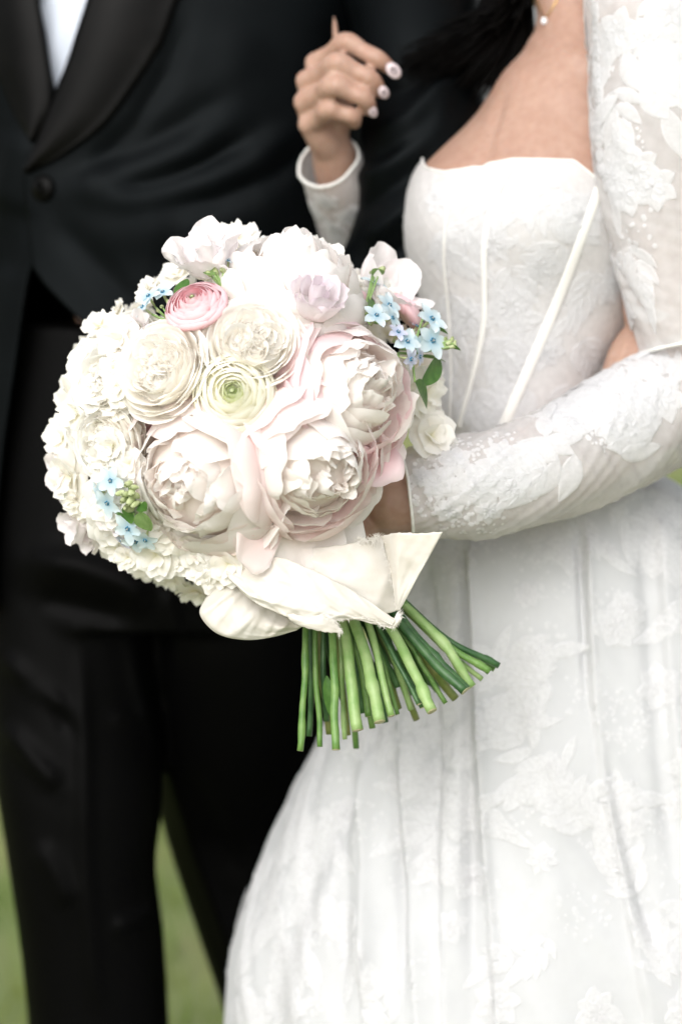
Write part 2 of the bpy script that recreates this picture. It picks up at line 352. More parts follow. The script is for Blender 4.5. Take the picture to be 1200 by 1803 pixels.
def polydist(X, Y, poly):
    """distance in pixels to a polyline, and the 0..1 position along it"""
    poly = np.asarray(poly, float); best = np.full(X.shape, 1e9); pos = np.zeros(X.shape); m = len(poly) - 1
    for i in range(m):
        a, b = poly[i], poly[i + 1]; ab = b - a; t = np.clip(((X - a[0]) * ab[0] + (Y - a[1]) * ab[1]) / (ab @ ab), 0, 1)
        d = np.hypot(X - a[0] - t * ab[0], Y - a[1] - t * ab[1]); k = d < best; best = np.where(k, d, best); pos = np.where(k, (i + t) / m, pos)
    return best, pos
def folds_fn(folds, front=None):
    """cloth folds: ridges (or valleys) along lines traced on the cloth: (poly, width px, height m)"""
    def f(th, t, p):
        X, Y, D = proj(p); out = np.zeros(X.shape)
        for poly, w, amp in folds:
            d, s = polydist(X, Y, poly); out += amp * np.exp(-(d / w) ** 2) * np.clip(np.sin(np.pi * np.clip(s, 0.04, 0.96)) * 1.6, 0, 1)
        if front is not None: out = out * (np.sin(th) > front)
        return out
    return f
def patch(rows, nu, nv, bulge=None):
    """rows: list of rows of (px,py,depth) -> smooth grid of world points (nv x nu)"""
    rows = [P(*np.array(r, float).T) for r in rows]
    rr = []
    for r in rows:
        d = np.r_[0, np.cumsum(np.linalg.norm(np.diff(r, axis=0), axis=1))]; d = np.maximum.accumulate(d + np.arange(len(d)) * 1e-9); rr.append(hermite(d / d[-1], r, np.linspace(0, 1, nu)))
    rr = np.array(rr); x = np.linspace(0, 1, len(rows)); G = np.stack([hermite(x, rr[:, i], np.linspace(0, 1, nv)) for i in range(nu)], 1)
    return G
def thick(o, t, off=0.0):
    s = o.modifiers.new('thickness', 'SOLIDIFY'); s.thickness = t; s.offset = off; return o

# ------------------------------------------------------------------ the ground
def ground():
    n = 40; xs = np.linspace(-150, 150, n); X, Y = np.meshgrid(xs, xs + 60); V = np.c_[X.ravel(), Y.ravel(), np.zeros(n * n)]
    m, nn, l = mat('lawn_ground'); out = nn.new('ShaderNodeOutputMaterial'); tc = nn.new('ShaderNodeTexCoord')
    a = N(nn, 'ShaderNodeTexNoise', i_Scale=1.3, i_Detail=6.0); l.new(tc.outputs['Object'], a.inputs['Vector'])
    r = ramp(nn, [(0.32, (0.11, 0.16, 0.045)), (0.5, (0.19, 0.22, 0.08)), (0.68, (0.32, 0.28, 0.13))]); l.new(a.outputs[0], r.inputs[0])
    b = N(nn, 'ShaderNodeBsdfPrincipled', i_Roughness=0.9); l.new(r.outputs[0], b.inputs['Base Color']); l.new(b.outputs[0], out.inputs[0])
    tag(obj('lawn', V, gridF(n, n), m, smooth=False), kind='structure')
    k = 42000; u = rng.random(k); x = rng.uniform(-1, 1, k); y = -0.6 + 13 * u ** 1.6; x = x * (0.8 + 0.28 * (y + 2))
    h = rng.uniform(0.03, 0.075, k); ang = rng.uniform(0, 6.28, k); ln = rng.normal(0, 0.02, (k, 2)); w = 0.0022 * (1 + 0.1 * y)
    V = np.empty((k, 3, 3)); V[:, 0] = np.c_[x - w * np.cos(ang), y - w * np.sin(ang), np.full(k, 0.0)]; V[:, 1] = np.c_[x + w * np.cos(ang), y + w * np.sin(ang), np.full(k, 0.0)]
    V[:, 2] = np.c_[x + ln[:, 0], y + ln[:, 1], h]
    gm = plain('grass_blade', (0.11, 0.20, 0.03), 0.6, 0.3, c2=(0.26, 0.30, 0.08), nscale=3, transl=0.3)
    me = bpy.data.meshes.new('grass'); me.vertices.add(3 * k); me.vertices.foreach_set('co', V.ravel()); me.loops.add(3 * k); me.loops.foreach_set('vertex_index', np.arange(3 * k))
    me.polygons.add(k); me.polygons.foreach_set('loop_start', np.arange(0, 3 * k, 3)); me.polygons.foreach_set('loop_total', np.full(k, 3)); me.materials.append(gm); me.update(calc_edges=True); me.validate()
    tag(link(bpy.data.objects.new('grass', me)), 'short green grass covering the lawn behind the couple', 'grass', kind='stuff')
ground()

# ------------------------------------------------------------------ the groom
def groom():
    g = empty('person', P(300, 2310, 2.56) * [1, 1, 0])
    tag(g, 'man in black tuxedo and white shirt, standing with his arm linked', 'person')
    rows = [(-352, 235, 365, 2.60, .055), (-325, 130, 470, 2.58, .085), (-280, 30, 575, 2.56, .11), (-190, -35, 628, 2.54, .125), (0, -50, 672, 2.53, .135), (200, -42, 668, 2.53, .135), (400, -28, 640, 2.53, .13),
            (600, -25, 596, 2.53, .125), (800, -35, 600, 2.53, .125), (1000, -42, 604, 2.53, .125), (1075, -44, 606, 2.53, .126)]
    # cloth pulled towards the single button
    B = (80, 332)
    folds = [([(110, 330), (200, 316), (300, 285), (400, 235)], 24, .0075), ([(140, 300), (230, 270), (330, 215), (430, 150)], 22, -.006), ([(130, 345), (230, 348), (330, 335), (440, 290), (540, 215)], 22, .0085),
             ([(190, 338), (280, 322), (360, 288), (450, 230)], 16, -.007), ([(110, 370), (220, 400), (340, 400), (450, 365), (560, 290)], 45, .007), ([(260, 362), (380, 352), (480, 310), (570, 240)], 18, -.006),
             ([(95, 380), (150, 440), (240, 540), (330, 640)], 22, -.004), ([(310, 380), (300, 440), (295, 520), (300, 620)], 14, -.003), ([(60, 360), (30, 420), (10, 500)], 20, -.004), ([(50, 230), (30, 300), (0, 380)], 26, .006),
             ([(330, 20), (300, 120), (240, 220), (150, 300)], 16, -.006), ([(420, 30), (410, 150), (340, 260)], 40, .004)]
    fn = folds_fn([(a, w * 1.15, h * .9) for a, w, h in folds], 0.0)
    J = body_loft(rows, 2.35, disp=fn)
    # edge of each front panel: photo points on the cloth
    def edge(pts): return np.array([J.find(*q) for q in pts])
    top = J.find(150, 2)[1]
    R = edge([(158, 2), (140, 60), (120, 120), (98, 180), (72, 250), (50, 300), (52, 340), (58, 380), (62, 430), (66, 470), (85, 500), (125, 545), (190, 605), (270, 690), (340, 800), (400, 930), (430, 1040)])
    L = edge([(72, 2), (82, 60), (92, 120), (98, 165), (104, 210), (110, 260), (108, 310), (95, 360), (80, 400), (64, 450), (52, 500), (40, 570), (22, 690), (8, 800), (-5, 930), (-10, 1040)])
    def edge_th(E, t):
        i = np.argsort(E[:, 1]); return np.interp(t, E[i, 1], E[i, 0])
    # above the frame both edges run up to the neck
    nt, ns = 150, 190; t = np.linspace(0.0, 0.985, nt)
    thR = edge_th(np.vstack([[[1.75, 0.0]], R]), t); thL = edge_th(np.vstack([[[1.75, 0.0]], L]), t)
    s = np.linspace(0, 1, ns); s = s - 0.10 * np.sin(2 * np.pi * s) / (2 * np.pi) * 3
    TH = thR[:, None] + (thL - 2 * np.pi - thR)[:, None] * s; T = np.repeat(t[:, None], ns, 1)
    over = 0.006 * np.exp(-s / 0.12)[None] + 0.0 * T          # the buttoning side lies on top
    TH2 = np.mod(TH, 2 * np.pi)
    V = J.ev(TH2, T, over).reshape(-1, 3)
    jk = thick(wobj('jacket', V, gridF(ns, nt), M['wool'], g), 0.004, -1)
    bv = bvh_of(*J.grid(160, 200, 0.006))
    # shirt under it
    Vs, Fs = J.grid(90, 90, -0.012, 0.02, J.find(90, 300)[1]); X, Y, D = proj(Vs)
    Vs = Vs + np.array([0, -1, 0]) * (0.004 * np.sin(X / 9 + Y / 23) * np.exp(-((X - 110) / 40) ** 2))[:, None]
    sh = wobj('shirt', Vs, Fs, M['shirt'], g)
    # satin shawl lapels, folded back over the fronts
    def lapel(inner, outer, nu=14, nv=44, offs=0.007):
        G = []
        for k in range(nv):
            f = k / (nv - 1); a = hermite(np.linspace(0, 1, len(inner)), np.array(inner, float), np.array([f]))[0]; b = hermite(np.linspace(0, 1, len(outer)), np.array(outer, float), np.array([f]))[0]
            row = []
            for i in range(nu):
                w = i / (nu - 1); x, y = a + (b - a) * w
                p, n = cast(bv, x, y, offs + 0.006 * math.sin(math.pi * min(1, w * 1.15)) * (1 - w * .4))
                if p is None: p = G[-1][i] if G else P(x, y, 2.4)
                row.append(p)
            G.append(row)
        V = np.array(G).reshape(-1, 3); return thick(wobj('lapel', V, gridF(nu, nv), M['satin'], jk), 0.003, 0)
    lapel([(230, -250), (190, -110), (158, 0), (139, 60), (120, 120), (98, 180), (72, 248), (50, 298)], [(420, -190), (370, -90), (318, -6), (288, 70), (246, 140), (190, 215), (118, 272), (53, 306)])
    lapel([(40, -250), (56, -110), (72, 0), (82, 60), (90, 115), (95, 160), (90, 200), (62, 250)], [(-46, -200), (-44, -100), (-30, 0), (-20, 50), (-8, 100), (10, 150), (30, 200), (58, 252)], offs=0.004)
    # covered button
    c, n = cast(bv, B[0], B[1], 0.004); n = unit(n); a = unit(np.cross(n, [0, 0, 1.0])); b = np.cross(n, a)
    V, F = ball(c, (0.0135, 0.0135, 0.006), [a, b, n], 20, 11); bt = wobj('button', V, F, M['satin'], jk)
    # sleeves
    def sleeve(pts, rad, fl):
        S = tube_loft([P(*p) for p in pts], rad, n=2.1, disp=folds_fn(fl)); V, F = S.closed(90, 150); return wobj('jacket_sleeve', V, F, M['wool'], g)
    sleeve([(575, -330, 2.56), (640, -240, 2.55), (715, -60, 2.43), (742, 150, 2.345), (740, 330, 2.325), (705, 480, 2.35), (600, 620, 2.37), (480, 760, 2.38), (400, 860, 2.36)], [.07, .082, .07, .060, .0585, .060, .060, .055, .045],
           [([(600, 330), (680, 290), (760, 220), (800, 160)], 16, .007), ([(620, 380), (690, 330), (780, 265)], 14, -.006), ([(640, 430), (700, 380), (790, 330)], 16, .008), ([(640, 240), (720, 205), (800, 120)], 18, .007),
            ([(640, 290), (720, 250), (800, 180)], 13, -.006), ([(650, 470), (720, 430), (780, 400)], 14, -.006), ([(640, 170), (720, 150), (800, 60)], 18, -.005)])
    sleeve([(40, -330, 2.58), (-45, -240, 2.58), (-110, -60, 2.60), (-150, 200, 2.64), (-170, 450, 2.66), (-165, 700, 2.62), (-150, 930, 2.56)], [.07, .082, .078, .07, .064, .056, .047], [])
    # trousers: hips and two legs, one continuous cloth
    hip = body_loft([(560, -10, 580, 2.54, .105), (700, -18, 590, 2.54, .112), (850, -30, 602, 2.54, .12), (980, -34, 606, 2.54, .122), (1080, -30, 604, 2.54, .11)], 2.3).closed(64, 30)
    l1 = body_loft([(940, -40, 330, 2.55, .11), (1100, -30, 300, 2.55, .108), (1250, -16, 286, 2.54, .098), (1400, -2, 286, 2.53, .088), (1445, 6, 283, 2.53, .085), (1500, 14, 275, 2.53, .082), (1650, 36, 288, 2.54, .078), (1803, 52, 297, 2.55, .074), (2050, 70, 300, 2.57, .07), (2260, 84, 300, 2.58, .068)], 2.2).closed(56, 90)
    l2 = body_loft([(940, 255, 604, 2.55, .11), (1100, 268, 604, 2.55, .108), (1250, 278, 600, 2.59, .098), (1400, 276, 600, 2.66, .09), (1445, 286, 602, 2.68, .087), (1500, 302, 604, 2.69, .084), (1650, 352, 628, 2.70, .078), (1803, 402, 650, 2.70, .074), (2050, 440, 672, 2.70, .07), (2215, 455, 676, 2.70, .068)], 2.2).closed(56, 90)
    V, F = fuse([hip, l1, l2], 0.005, 4)
    X, Y, D = proj(V); front = V[:, 1] < 0.62
    tf = [([(225, 1080), (245, 1200), (290, 1330), (335, 1480), (400, 1650), (470, 1803)], 16, .008), ([(140, 1120), (150, 1300), (150, 1500), (165, 1700), (175, 1803)], 15, .007), ([(40, 985), (140, 1000), (220, 1030), (280, 1070)], 30, .014),
          ([(60, 1050), (150, 1070), (240, 1090)], 20, -.008), ([(290, 1010), (310, 1120), (300, 1220)], 16, .006), ([(0, 1150), (60, 1210), (130, 1260)], 16, .008), ([(0, 1270), (60, 1340), (110, 1390)], 18, .008), ([(30, 1180), (90, 1240), (130, 1300)], 14, -.005),
          ([(190, 1270), (240, 1265), (280, 1250)], 14, .005), ([(200, 1640), (240, 1620), (280, 1600)], 16, .008), ([(60, 1480), (100, 1540), (130, 1600)], 20, .006), ([(330, 1350), (380, 1450), (430, 1560)], 24, -.005)]
    d = folds_fn(tf)(None, None, V) * front
    tr = wobj('trousers', V + np.array([0, -1, 0.25]) * d[:, None], F, M['trouser'], g)
    for cx, dd in ((195, 2.58), (568, 2.70)):
        c = P(cx, 2300, dd); c[2] = 0
        S = Loft([c + [0, .12, .03], c + [0, .05, .045], c + [0, -.05, .045], c + [0, -.13, .035], c + [0, -.185, .022], c + [0, -.2, .018]], [[.02, 0, 0], [.036, 0, 0], [.043, 0, 0], [.044, 0, 0], [.03, 0, 0], [.008, 0, 0]],
                 [[0, 0, .03], [0, 0, .05], [0, 0, .05], [0, 0, .035], [0, 0, .022], [0, 0, .012]], 2.6)
        V, F = S.closed(28, 24); V[:, 2] = np.maximum(V[:, 2], 0.0); wobj('shoe', V, F, M['shoe'], g)
    # the body above the collar and inside the clothes
    nk = P(300, -352, 2.60)
    parts = [limb([nk + [0, .02, -.25], nk + [0, 0, -.05], nk + [0, -.01, .06]], [.11, .06, .057]), ball(nk + [0, -.03, .19], (.078, .098, .125)), ball(nk + [0, -.065, .125], (.052, .055, .055)), ball(nk + [0, -.13, .165], (.014, .018, .024)),
             ball(nk + [.078, -.01, .17], (.012, .02, .032)), ball(nk + [-.078, -.01, .17], (.012, .02, .032)), limb([P(420, 840, 2.37), P(408, 862, 2.372), P(398, 878, 2.375)], [.028, .030, .026]), limb([P(-150, 910, 2.56), P(-147, 965, 2.55), P(-144, 1010, 2.54)], [.026, .032, .024])]
    def fingers(x, y, d, sx, sy, dx, dy):
        # relaxed hand: four fingers fanned along (dx,dy), bent towards the viewer, and the thumb at the side of the palm
        for i in range(4):
            o = (i - 1.5) * 30; L = (.92, 1.0, .96, .78)[i]; q = lambda k, dd: P(x + o * sx + dx * k * L, y + o * sy + dy * k * L, d + dd)
            parts.append(limb([q(-30, .004), q(45, 0), q(95, .006), q(130, .018)], [.0115, .0098, .0088, .0072], 12))
        parts.append(limb([P(x - sx * 40 - dx * 50, y - sy * 40 - dy * 50, d - .008), P(x - sx * 62 - dx * 5, y - sy * 62 - dy * 5, d - .02), P(x - sx * 58 + dx * 45, y - sy * 58 + dy * 45, d - .022)], [.014, .0115, .0085], 12))
    fingers(-143, 1040, 2.535, .75, .1, 0, 1); fingers(395, 880, 2.375, .5, .5, -.5, .5)
    parts += [limb([nk + [0, .02, -.2], P(300, 300, 2.53), P(300, 700, 2.54)], [.1, .1, .1]), limb([P(420, 840, 2.37), P(540, 690, 2.39), P(705, 480, 2.35), P(742, 150, 2.345), P(640, -220, 2.55), P(300, -200, 2.56)], [.026, .035, .04, .045, .05, .06]),
              limb([P(-150, 920, 2.56), P(-165, 450, 2.66), P(-110, -60, 2.60), P(-40, -220, 2.58), P(300, -200, 2.56)], [.026, .04, .045, .05, .06])]
    V, F = fuse(parts, 0.0035, 3); wobj('body', V, F, M['skin'], g)
    hv, hf = join([ball(nk + [0, -.012, .225], (.084, .104, .105)), ball(nk + [0, .03, .17], (.082, .085, .11))]); hv, hf = fuse([(hv, hf)], .008, 2); wobj('hair', hv, hf, M['hair'], g)
groom()

# ------------------------------------------------------------------ lace motifs, laid on a loft in its own (th, t) plane
class Lace:
    def __init__(s, loft, spread=None): s.l = loft; s.V = []; s.F = []; s.k = 0; s.TH = []; s.T = []; s.H = []
    def add(s, th0, t0, xy, h, F, jac=None):
        e = 1e-3
        a = s.l.base(np.array([th0 - e, th0 + e, th0, th0]), np.clip(np.array([t0, t0, t0 - e, t0 + e]), 0, 1))
        jt = np.linalg.norm(a[1] - a[0]) / (2 * e); jz = np.linalg.norm(a[3] - a[2]) / (2 * e) + 1e-6
        s.TH.append(th0 - xy[:, 0] / jt); s.T.append(t0 + xy[:, 1] / jz); s.H.append(h); s.F += [tuple(i + s.k for i in f) for f in F]; s.k += len(xy)
    def leaf(s, th, t, x0, y0, ang, ln, w, bend=0.0, h=.0006, n=9, serr=0.0):
        v = np.linspace(0, 1, n); prof = np.sin(np.pi * v ** 0.8) ** 0.85 * w; prof[0] = w * .06; prof[-1] = w * .02
        if serr: prof = prof * (1 + serr * np.sin(v * 26 + rng.uniform(0, 6)))
        a = ang + bend * v; cx = np.cumsum(np.r_[0, np.cos(a[:-1]) * ln / (n - 1)]); cy = np.cumsum(np.r_[0, np.sin(a[:-1]) * ln / (n - 1)])
        q = []; hh = []
        for i in range(n):
            for u, z in ((-1, .1), (-.82, 1.0), (-.45, .25), (0, .8), (.45, .25), (.82, 1.0), (1, .1)): q.append((x0 + cx[i] - math.sin(a[i]) * prof[i] * u, y0 + cy[i] + math.cos(a[i]) * prof[i] * u)); hh.append(h * z)
        s.add(th, t, np.array(q), np.array(hh), gridF(7, n))
        return x0 + cx[-1], y0 + cy[-1]
    def flower(s, th, t, x0, y0, r, n=6, layers=2):
        for L in range(layers):
            rr = r * (1 - .42 * L); a0 = rng.uniform(0, 6)
            for k in range(n): a = a0 + k * 6.283 / n; s.leaf(th, t, x0 + math.cos(a) * rr * .12, y0 + math.sin(a) * rr * .12, a, rr * rng.uniform(.85, 1.1), rr * .42, rng.uniform(-.4, .4), h=.0005 + .0003 * L, n=7)
        s.dots(th, t, x0, y0, r * .22, 7)
    def dots(s, th, t, x0, y0, r, n, size=.0022):
        for _ in range(n):
            a = rng.uniform(0, 6.28); d = r * math.sqrt(rng.random()); q = size * rng.uniform(.6, 1.5); an = np.linspace(0, 6.283, 6, endpoint=False)
            c = np.c_[x0 + d * math.cos(a) + q * np.cos(an), y0 + d * math.sin(a) + q * np.sin(an)]; c = np.vstack([c, c.mean(0)])
            s.add(th, t, c, np.r_[np.full(6, .0002), .0005], [(i, (i + 1) % 6, 6) for i in range(6)])
    def spray(s, th, t, ang, scale=1.0, n=5):
        """a curved frond: paired pointed leaves that open from one point"""
        x, y = 0.0, 0.0; bend = rng.uniform(-.5, .5)
        for k in range(n):
            f = k / max(1, n - 1)
            for sd in (-1, 1):
                s.leaf(th, t, x, y, ang + sd * (0.95 - .55 * f) + rng.uniform(-.15, .15), scale * rng.uniform(.032, .05) * (1 - .25 * f), scale * rng.uniform(.006, .0095), -sd * rng.uniform(.2, .7))
            x += math.cos(ang + bend * f) * scale * .013; y += math.sin(ang + bend * f) * scale * .013
        s.leaf(th, t, x, y, ang + bend, scale * .045, scale * .008, rng.uniform(-.4, .4))
    def build(s, name, parent, m, ev=None, trange=(0.002, 0.998)):
        TH = np.concatenate(s.TH); T = np.clip(np.concatenate(s.T), *trange); H = np.concatenate(s.H)
        V = (ev or s.l.ev)(TH, T, H + 0.0006)
        o = wobj(name, V, s.F, m, parent); tag(o, kind='stuff'); return o

def strip_on(bvh, poly, width, th, name, m, parent, n=40, off=0.0, taper=False):
    """a tape sewn on a surface along a line of photo points"""
    poly = np.array(poly, float); x = np.linspace(0, 1, n); q = hermite(np.linspace(0, 1, len(poly)), poly, x); pts = []; ns = []
    for a in q:
        p, nn = cast(bvh, *a)
        if p is not None: pts.append(p); ns.append(nn)
    pts = np.array(pts); ns = np.array(ns)
    for _ in range(3): ns[1:-1] = unit(ns[:-2] + ns[1:-1] + ns[2:]); pts[1:-1] = (pts[:-2] + 2 * pts[1:-1] + pts[2:]) / 4
    T = unit(np.gradient(pts, axis=0)); sdv = unit(np.cross(T, ns)); V = []
    for p, nn, sv in zip(pts, ns, sdv):
        for u in np.linspace(-1, 1, 7): V.append(p + sv * u * width / 2 + nn * (off - .001 + th * (1 - u ** 4)))
    return wobj(name, np.array(V), gridF(7, len(pts)), m, parent)

# ------------------------------------------------------------------ the bride
def bride():
    g = empty('person', P(950, 2330, 2.40) * [1, 1, 0])
    tag(g, 'woman in white floral lace wedding dress with sheer sleeves, holding the bouquet', 'person')
    D0 = 2.29
    rows = [(-170, 940, 1050, 2.34, .05), (-60, 940, 1046, 2.32, .052), (0, 941, 1062, 2.31, .055), (35, 944, 1105, 2.30, .062), (70, 934, 1150, 2.295, .072), (130, 882, 1165, D0, .085), (200, 838, 1172, D0, .096), (262, 778, 1175, D0, .108), (300, 746, 1172, D0, .114),
            (380, 728, 1168, D0, .116), (460, 733, 1152, D0, .108), (560, 756, 1112, D0, .096), (650, 768, 1068, D0, .086), (740, 760, 1052, D0, .082), (800, 782, 1060, D0, .08), (860, 810, 1060, D0, .075), (930, 860, 1040, D0, .06)]
    def bust(th, t, p):
        X, Y, _ = proj(p); f = (np.sin(th) > 0)
        return f * (.018 * np.exp(-((X - 960) / 100) ** 2 - ((Y - 395) / 95) ** 2) + .016 * np.exp(-((X - 790) / 60) ** 2 - ((Y - 385) / 90) ** 2) - .0035 * np.exp(-(polydist(X, Y, [(892, 160), (880, 190), (868, 230), (852, 300)])[0] / 7) ** 2) * sstep(140, 220, Y)
                    + .0025 * np.exp(-(polydist(X, Y, [(935, 75), (985, 90), (1060, 110)])[0] / 14) ** 2) - .002 * np.exp(-(polydist(X, Y, [(945, 105), (1000, 125), (1060, 150)])[0] / 22) ** 2))
    BT = body_loft(rows, 2.15, disp=bust)
    # --- the body: torso, neck, head, both arms and hands in one continuous surface
    parts = [BT.closed(110, 150)]
    hd = P(995, -400, 2.39)
    parts += [ball(hd, (.072, .092, .118)), ball(hd + [-.01, -.035, -.06], (.05, .055, .055)), ball(hd + [-.012, -.098, -.012], (.011, .016, .022)), limb([P(995, -60, 2.36), P(995, -200, 2.375), hd], [.05, .047, .055])]
    # near arm (holds the flowers)
    parts += [limb([P(1095, 95, 2.28), P(1150, 110, 2.23), P(1180, 330, 2.21), P(1185, 560, 2.21), P(1205, 680, 2.21)], [.05, .055, .047, .046, .045], 20),
              limb([P(1205, 672, 2.21), P(1120, 725, 2.19), P(1000, 800, 2.155), P(870, 850, 2.125), P(760, 872, 2.105), P(690, 884, 2.10)], [.046, .045, .042, .038, .033, .029], 20)]
    parts.append(limb([P(1185, 585, 2.225), P(1140, 625, 2.215), P(1120, 690, 2.19)], [.034, .034, .036]))
    parts += [limb([P(770, 850, 2.13), P(690, 855, 2.12), P(640, 870, 2.11)], [.026, .026, .024]), limb([P(770, 895, 2.13), P(690, 905, 2.12), P(640, 925, 2.11)], [.022, .024, .022])]
    for k, (a, b, c, e) in enumerate([((640, 860), (575, 860), (520, 880), (540, 905)), ((640, 885), (565, 890), (505, 915), (530, 935)), ((640, 910), (560, 922), (490, 952), (520, 965)), ((645, 930), (575, 948), (500, 978), (530, 990))]):
        parts.append(limb([P(*a, 2.10), P(*b, 2.055), P(*c, 2.045), P(*e, 2.09)], [.0125, .0105, .0095, .008]))
    parts.append(limb([P(680, 850, 2.11), P(610, 820, 2.10), P(560, 815, 2.12)], [.015, .012, .009]))
    # far arm, through the crook of his arm, and the hand on his sleeve
    parts += [limb([P(930, 250, 2.36), P(860, 380, 2.45), P(760, 530, 2.54), P(690, 590, 2.57)], [.05, .045, .04, .038], 18), limb([P(690, 590, 2.57), P(662, 500, 2.49), P(625, 390, 2.40), P(592, 290, 2.325), P(584, 262, 2.31)], [.038, .037, .031, .0225, .0205], 18)]
    W = (584, 262, 2.310)
    mcp = [(557, 112, 2.282), (541, 143, 2.274), (537, 180, 2.272), (545, 219, 2.276)]
    fing = [[(557, 112, 2.282), (612, 76, 2.245), (664, 104, 2.236), (686, 120, 2.243)], [(541, 143, 2.274), (598, 112, 2.232), (651, 138, 2.230), (668, 160, 2.243)],
            [(537, 180, 2.272), (592, 151, 2.228), (640, 172, 2.229), (651, 193, 2.245)], [(545, 219, 2.276), (583, 193, 2.240), (618, 203, 2.240), (624, 216, 2.256)]]
    rf = [[.0110, .0100, .0086, .0064], [.0112, .0103, .0088, .0068], [.0110, .0100, .0086, .0066], [.0104, .0092, .0082, .0064]]
    for m_ in mcp: parts.append(limb([P(*W), P(W[0] * .55 + m_[0] * .45, W[1] * .55 + m_[1] * .45, W[2] * .55 + m_[2] * .45 - .004), P(*m_)], [.0195, .0155, .0110], 8))
    parts.append(limb([P(580, 225, 2.3020), P(585, 180, 2.2920), P(580, 140, 2.2860)], [.02, .021, .015], 8))
    for q, r in zip(fing, rf):
        w = [P(*p) for p in q]; pts = [w[0], (w[0] * .5 + w[1] * .5), w[1], (w[1] * .5 + w[2] * .5), w[2], w[3]]; bow = unit(-FWD) * .0012
        pts[1] = pts[1] - bow; pts[3] = pts[3] - bow
        parts.append(limb(pts, [r[0], r[1] * .94, r[1] * 1.05, r[2] * .98, r[2] * 1.02, r[3]], 22))
        parts.append(ball(w[1] + unit(-FWD) * .0022, r[1] * .92))
    for m_ in mcp: parts.append(ball(P(*m_) + unit(-FWD) * .0015 - RT * .001, .0106))
    parts.append(limb([P(582, 235, 2.3150), P(578, 150, 2.3250), P(592, 85, 2.3100), P(587, 30, 2.3020)], [.014, .0085, .0045, .0018], 12))
    V, F = fuse(parts, 0.0022, 3); body = wobj('body', V, F, M['skin'], g); bb = bvh_of(V, F)
    def nail(base, tip, w, dep=.0042):
        a, b = P(*base), P(*tip); t = unit(b - a); nrm = -FWD - t * ((-FWD) @ t); nrm = unit(nrm); s_ = np.cross(t, nrm); ln = np.linalg.norm(b - a)
        Vv, Ff = ball((a + b) / 2 + nrm * dep, (w, ln * .66, .0022), [s_, t, nrm], 16, 9); wobj('fingernail', Vv, Ff, M['nail'], body)
    nail((683, 115, 2.2335), (699, 134, 2.2360), .0062); nail((668, 152, 2.2345), (677, 168, 2.2400), .0050); nail((651, 186, 2.2360), (657, 201, 2.2415), .0042)
    # --- hair over the far shoulder
    hv = []
    for k in range(620):                          # long locks sweeping back over the far shoulder
        f = rng.random() ** .8; x0 = 900 + 150 * rng.random(); q = np.array([925 - 225 * f, 30 + 100 * f]) if rng.random() < .35 else np.array([945 - 240 * f, 190 - 62 * f]); q = q + rng.normal(0, 7, 2); q[1] -= 50 * rng.random() ** 2; d0 = 2.30 + .03 * rng.random()
        hv.append(tube([P(x0, -330, 2.46), P(950 - 40 * f, -190, 2.42), P(930 - 60 * f, -60, 2.35), P(925 * .45 + q[0] * .55 + 30 * f, -10 + (q[1] - 10) * .55, d0), P(*q, d0 - .025)], [.004, .005, .0045, .003, .0004], 4, 14))
    for k in range(50):
        ex = rng.uniform(690, 760); ey = 110 + rng.uniform(-30, 60)
        hv.append(tube([P(935, -120, 2.40), P(905, -20 + rng.uniform(-20, 40), 2.33), P(830, 70 + rng.uniform(-30, 40), 2.285), P(ex, ey, 2.262)], [.002, .0014, .0008, .0002], 4, 14))
    hv += [ball(hd + [0, .022, .03], (.084, .09, .118), nu=24, nv=16), ball(P(985, -250, 2.46), (.08, .05, .12), nu=24, nv=16)]
    Vh, Fh = join(hv); wobj('hair', Vh, Fh, M['hair'], g)
    # --- necklace
    neck = empty('necklace', P(960, 0, 2.29) - woff(g), g); ch = []
    for poly in ([(941, -22), (950, 10), (961, 34)], [(961, 34), (975, 12), (990, -20), (1000, -60)]):
        q = hermite(np.linspace(0, 1, len(poly)), np.array(poly, float), np.linspace(0, 1, 22)); pp = [cast(bb, *a, .0012)[0] for a in q]; ch.append(np.array([p for p in pp if p is not None]))
    Vn, Fn = join([tube(c, np.full(len(c), .0007), 6) for c in ch]); wobj('chain', Vn, Fn, M['gold'], neck)
    p, n = cast(bb, 961, 38, .0025); Vp, Fp = ball(p, (.0032, .0028, .0036), nu=8, nv=6); wobj('pendant', Vp, Fp, M['gem'], neck)
    # --- bodice
    bo = empty('bodice', P(930, 740, 2.3) - woff(g), g)
    off = .0045; bot = BT.find(900, 790)[1]
    npts = [(737, 262), (748, 278), (760, 300), (790, 305), (820, 302), (860, 293), (905, 284), (950, 285), (1008, 285), (1030, 303), (1057, 326), (1090, 345), (1130, 360)]
    ne = np.array([BT.find(*q) for q in npts]); ne = ne[np.argsort(ne[:, 0])]
    tb = BT.find(930, 330)[1]
    thk = np.r_[ne[0, 0] - .6, ne[:, 0], np.pi + .1, np.pi + .5]; tk = np.r_[tb, ne[:, 1], BT.find(745, 262)[1], tb]
    nth = 240; nt = 130; th = np.linspace(-np.pi / 2, 1.5 * np.pi, nth, endpoint=False); tt = np.interp(th, thk, tk)
    s = np.linspace(0, 1, nt); TH = np.repeat(th[None], nt, 0); T = tt[None] + (bot - tt)[None] * s[:, None]
    wr = Noise1(6, 6.0)
    def bev(th_, t_, o=0.0):
        q = BT.ev(th_, t_, np.asarray(o) + off + .0004 * wr(th_ * 5 + t_ * 30)); return q
    Vb = bev(TH, T).reshape(-1, 3); Fb = gridF(nth, nt, True); sh = thick(wobj('corset_shell', Vb, Fb, M['bodice'], bo), .0012, 0); bvb = bvh_of(Vb, Fb)
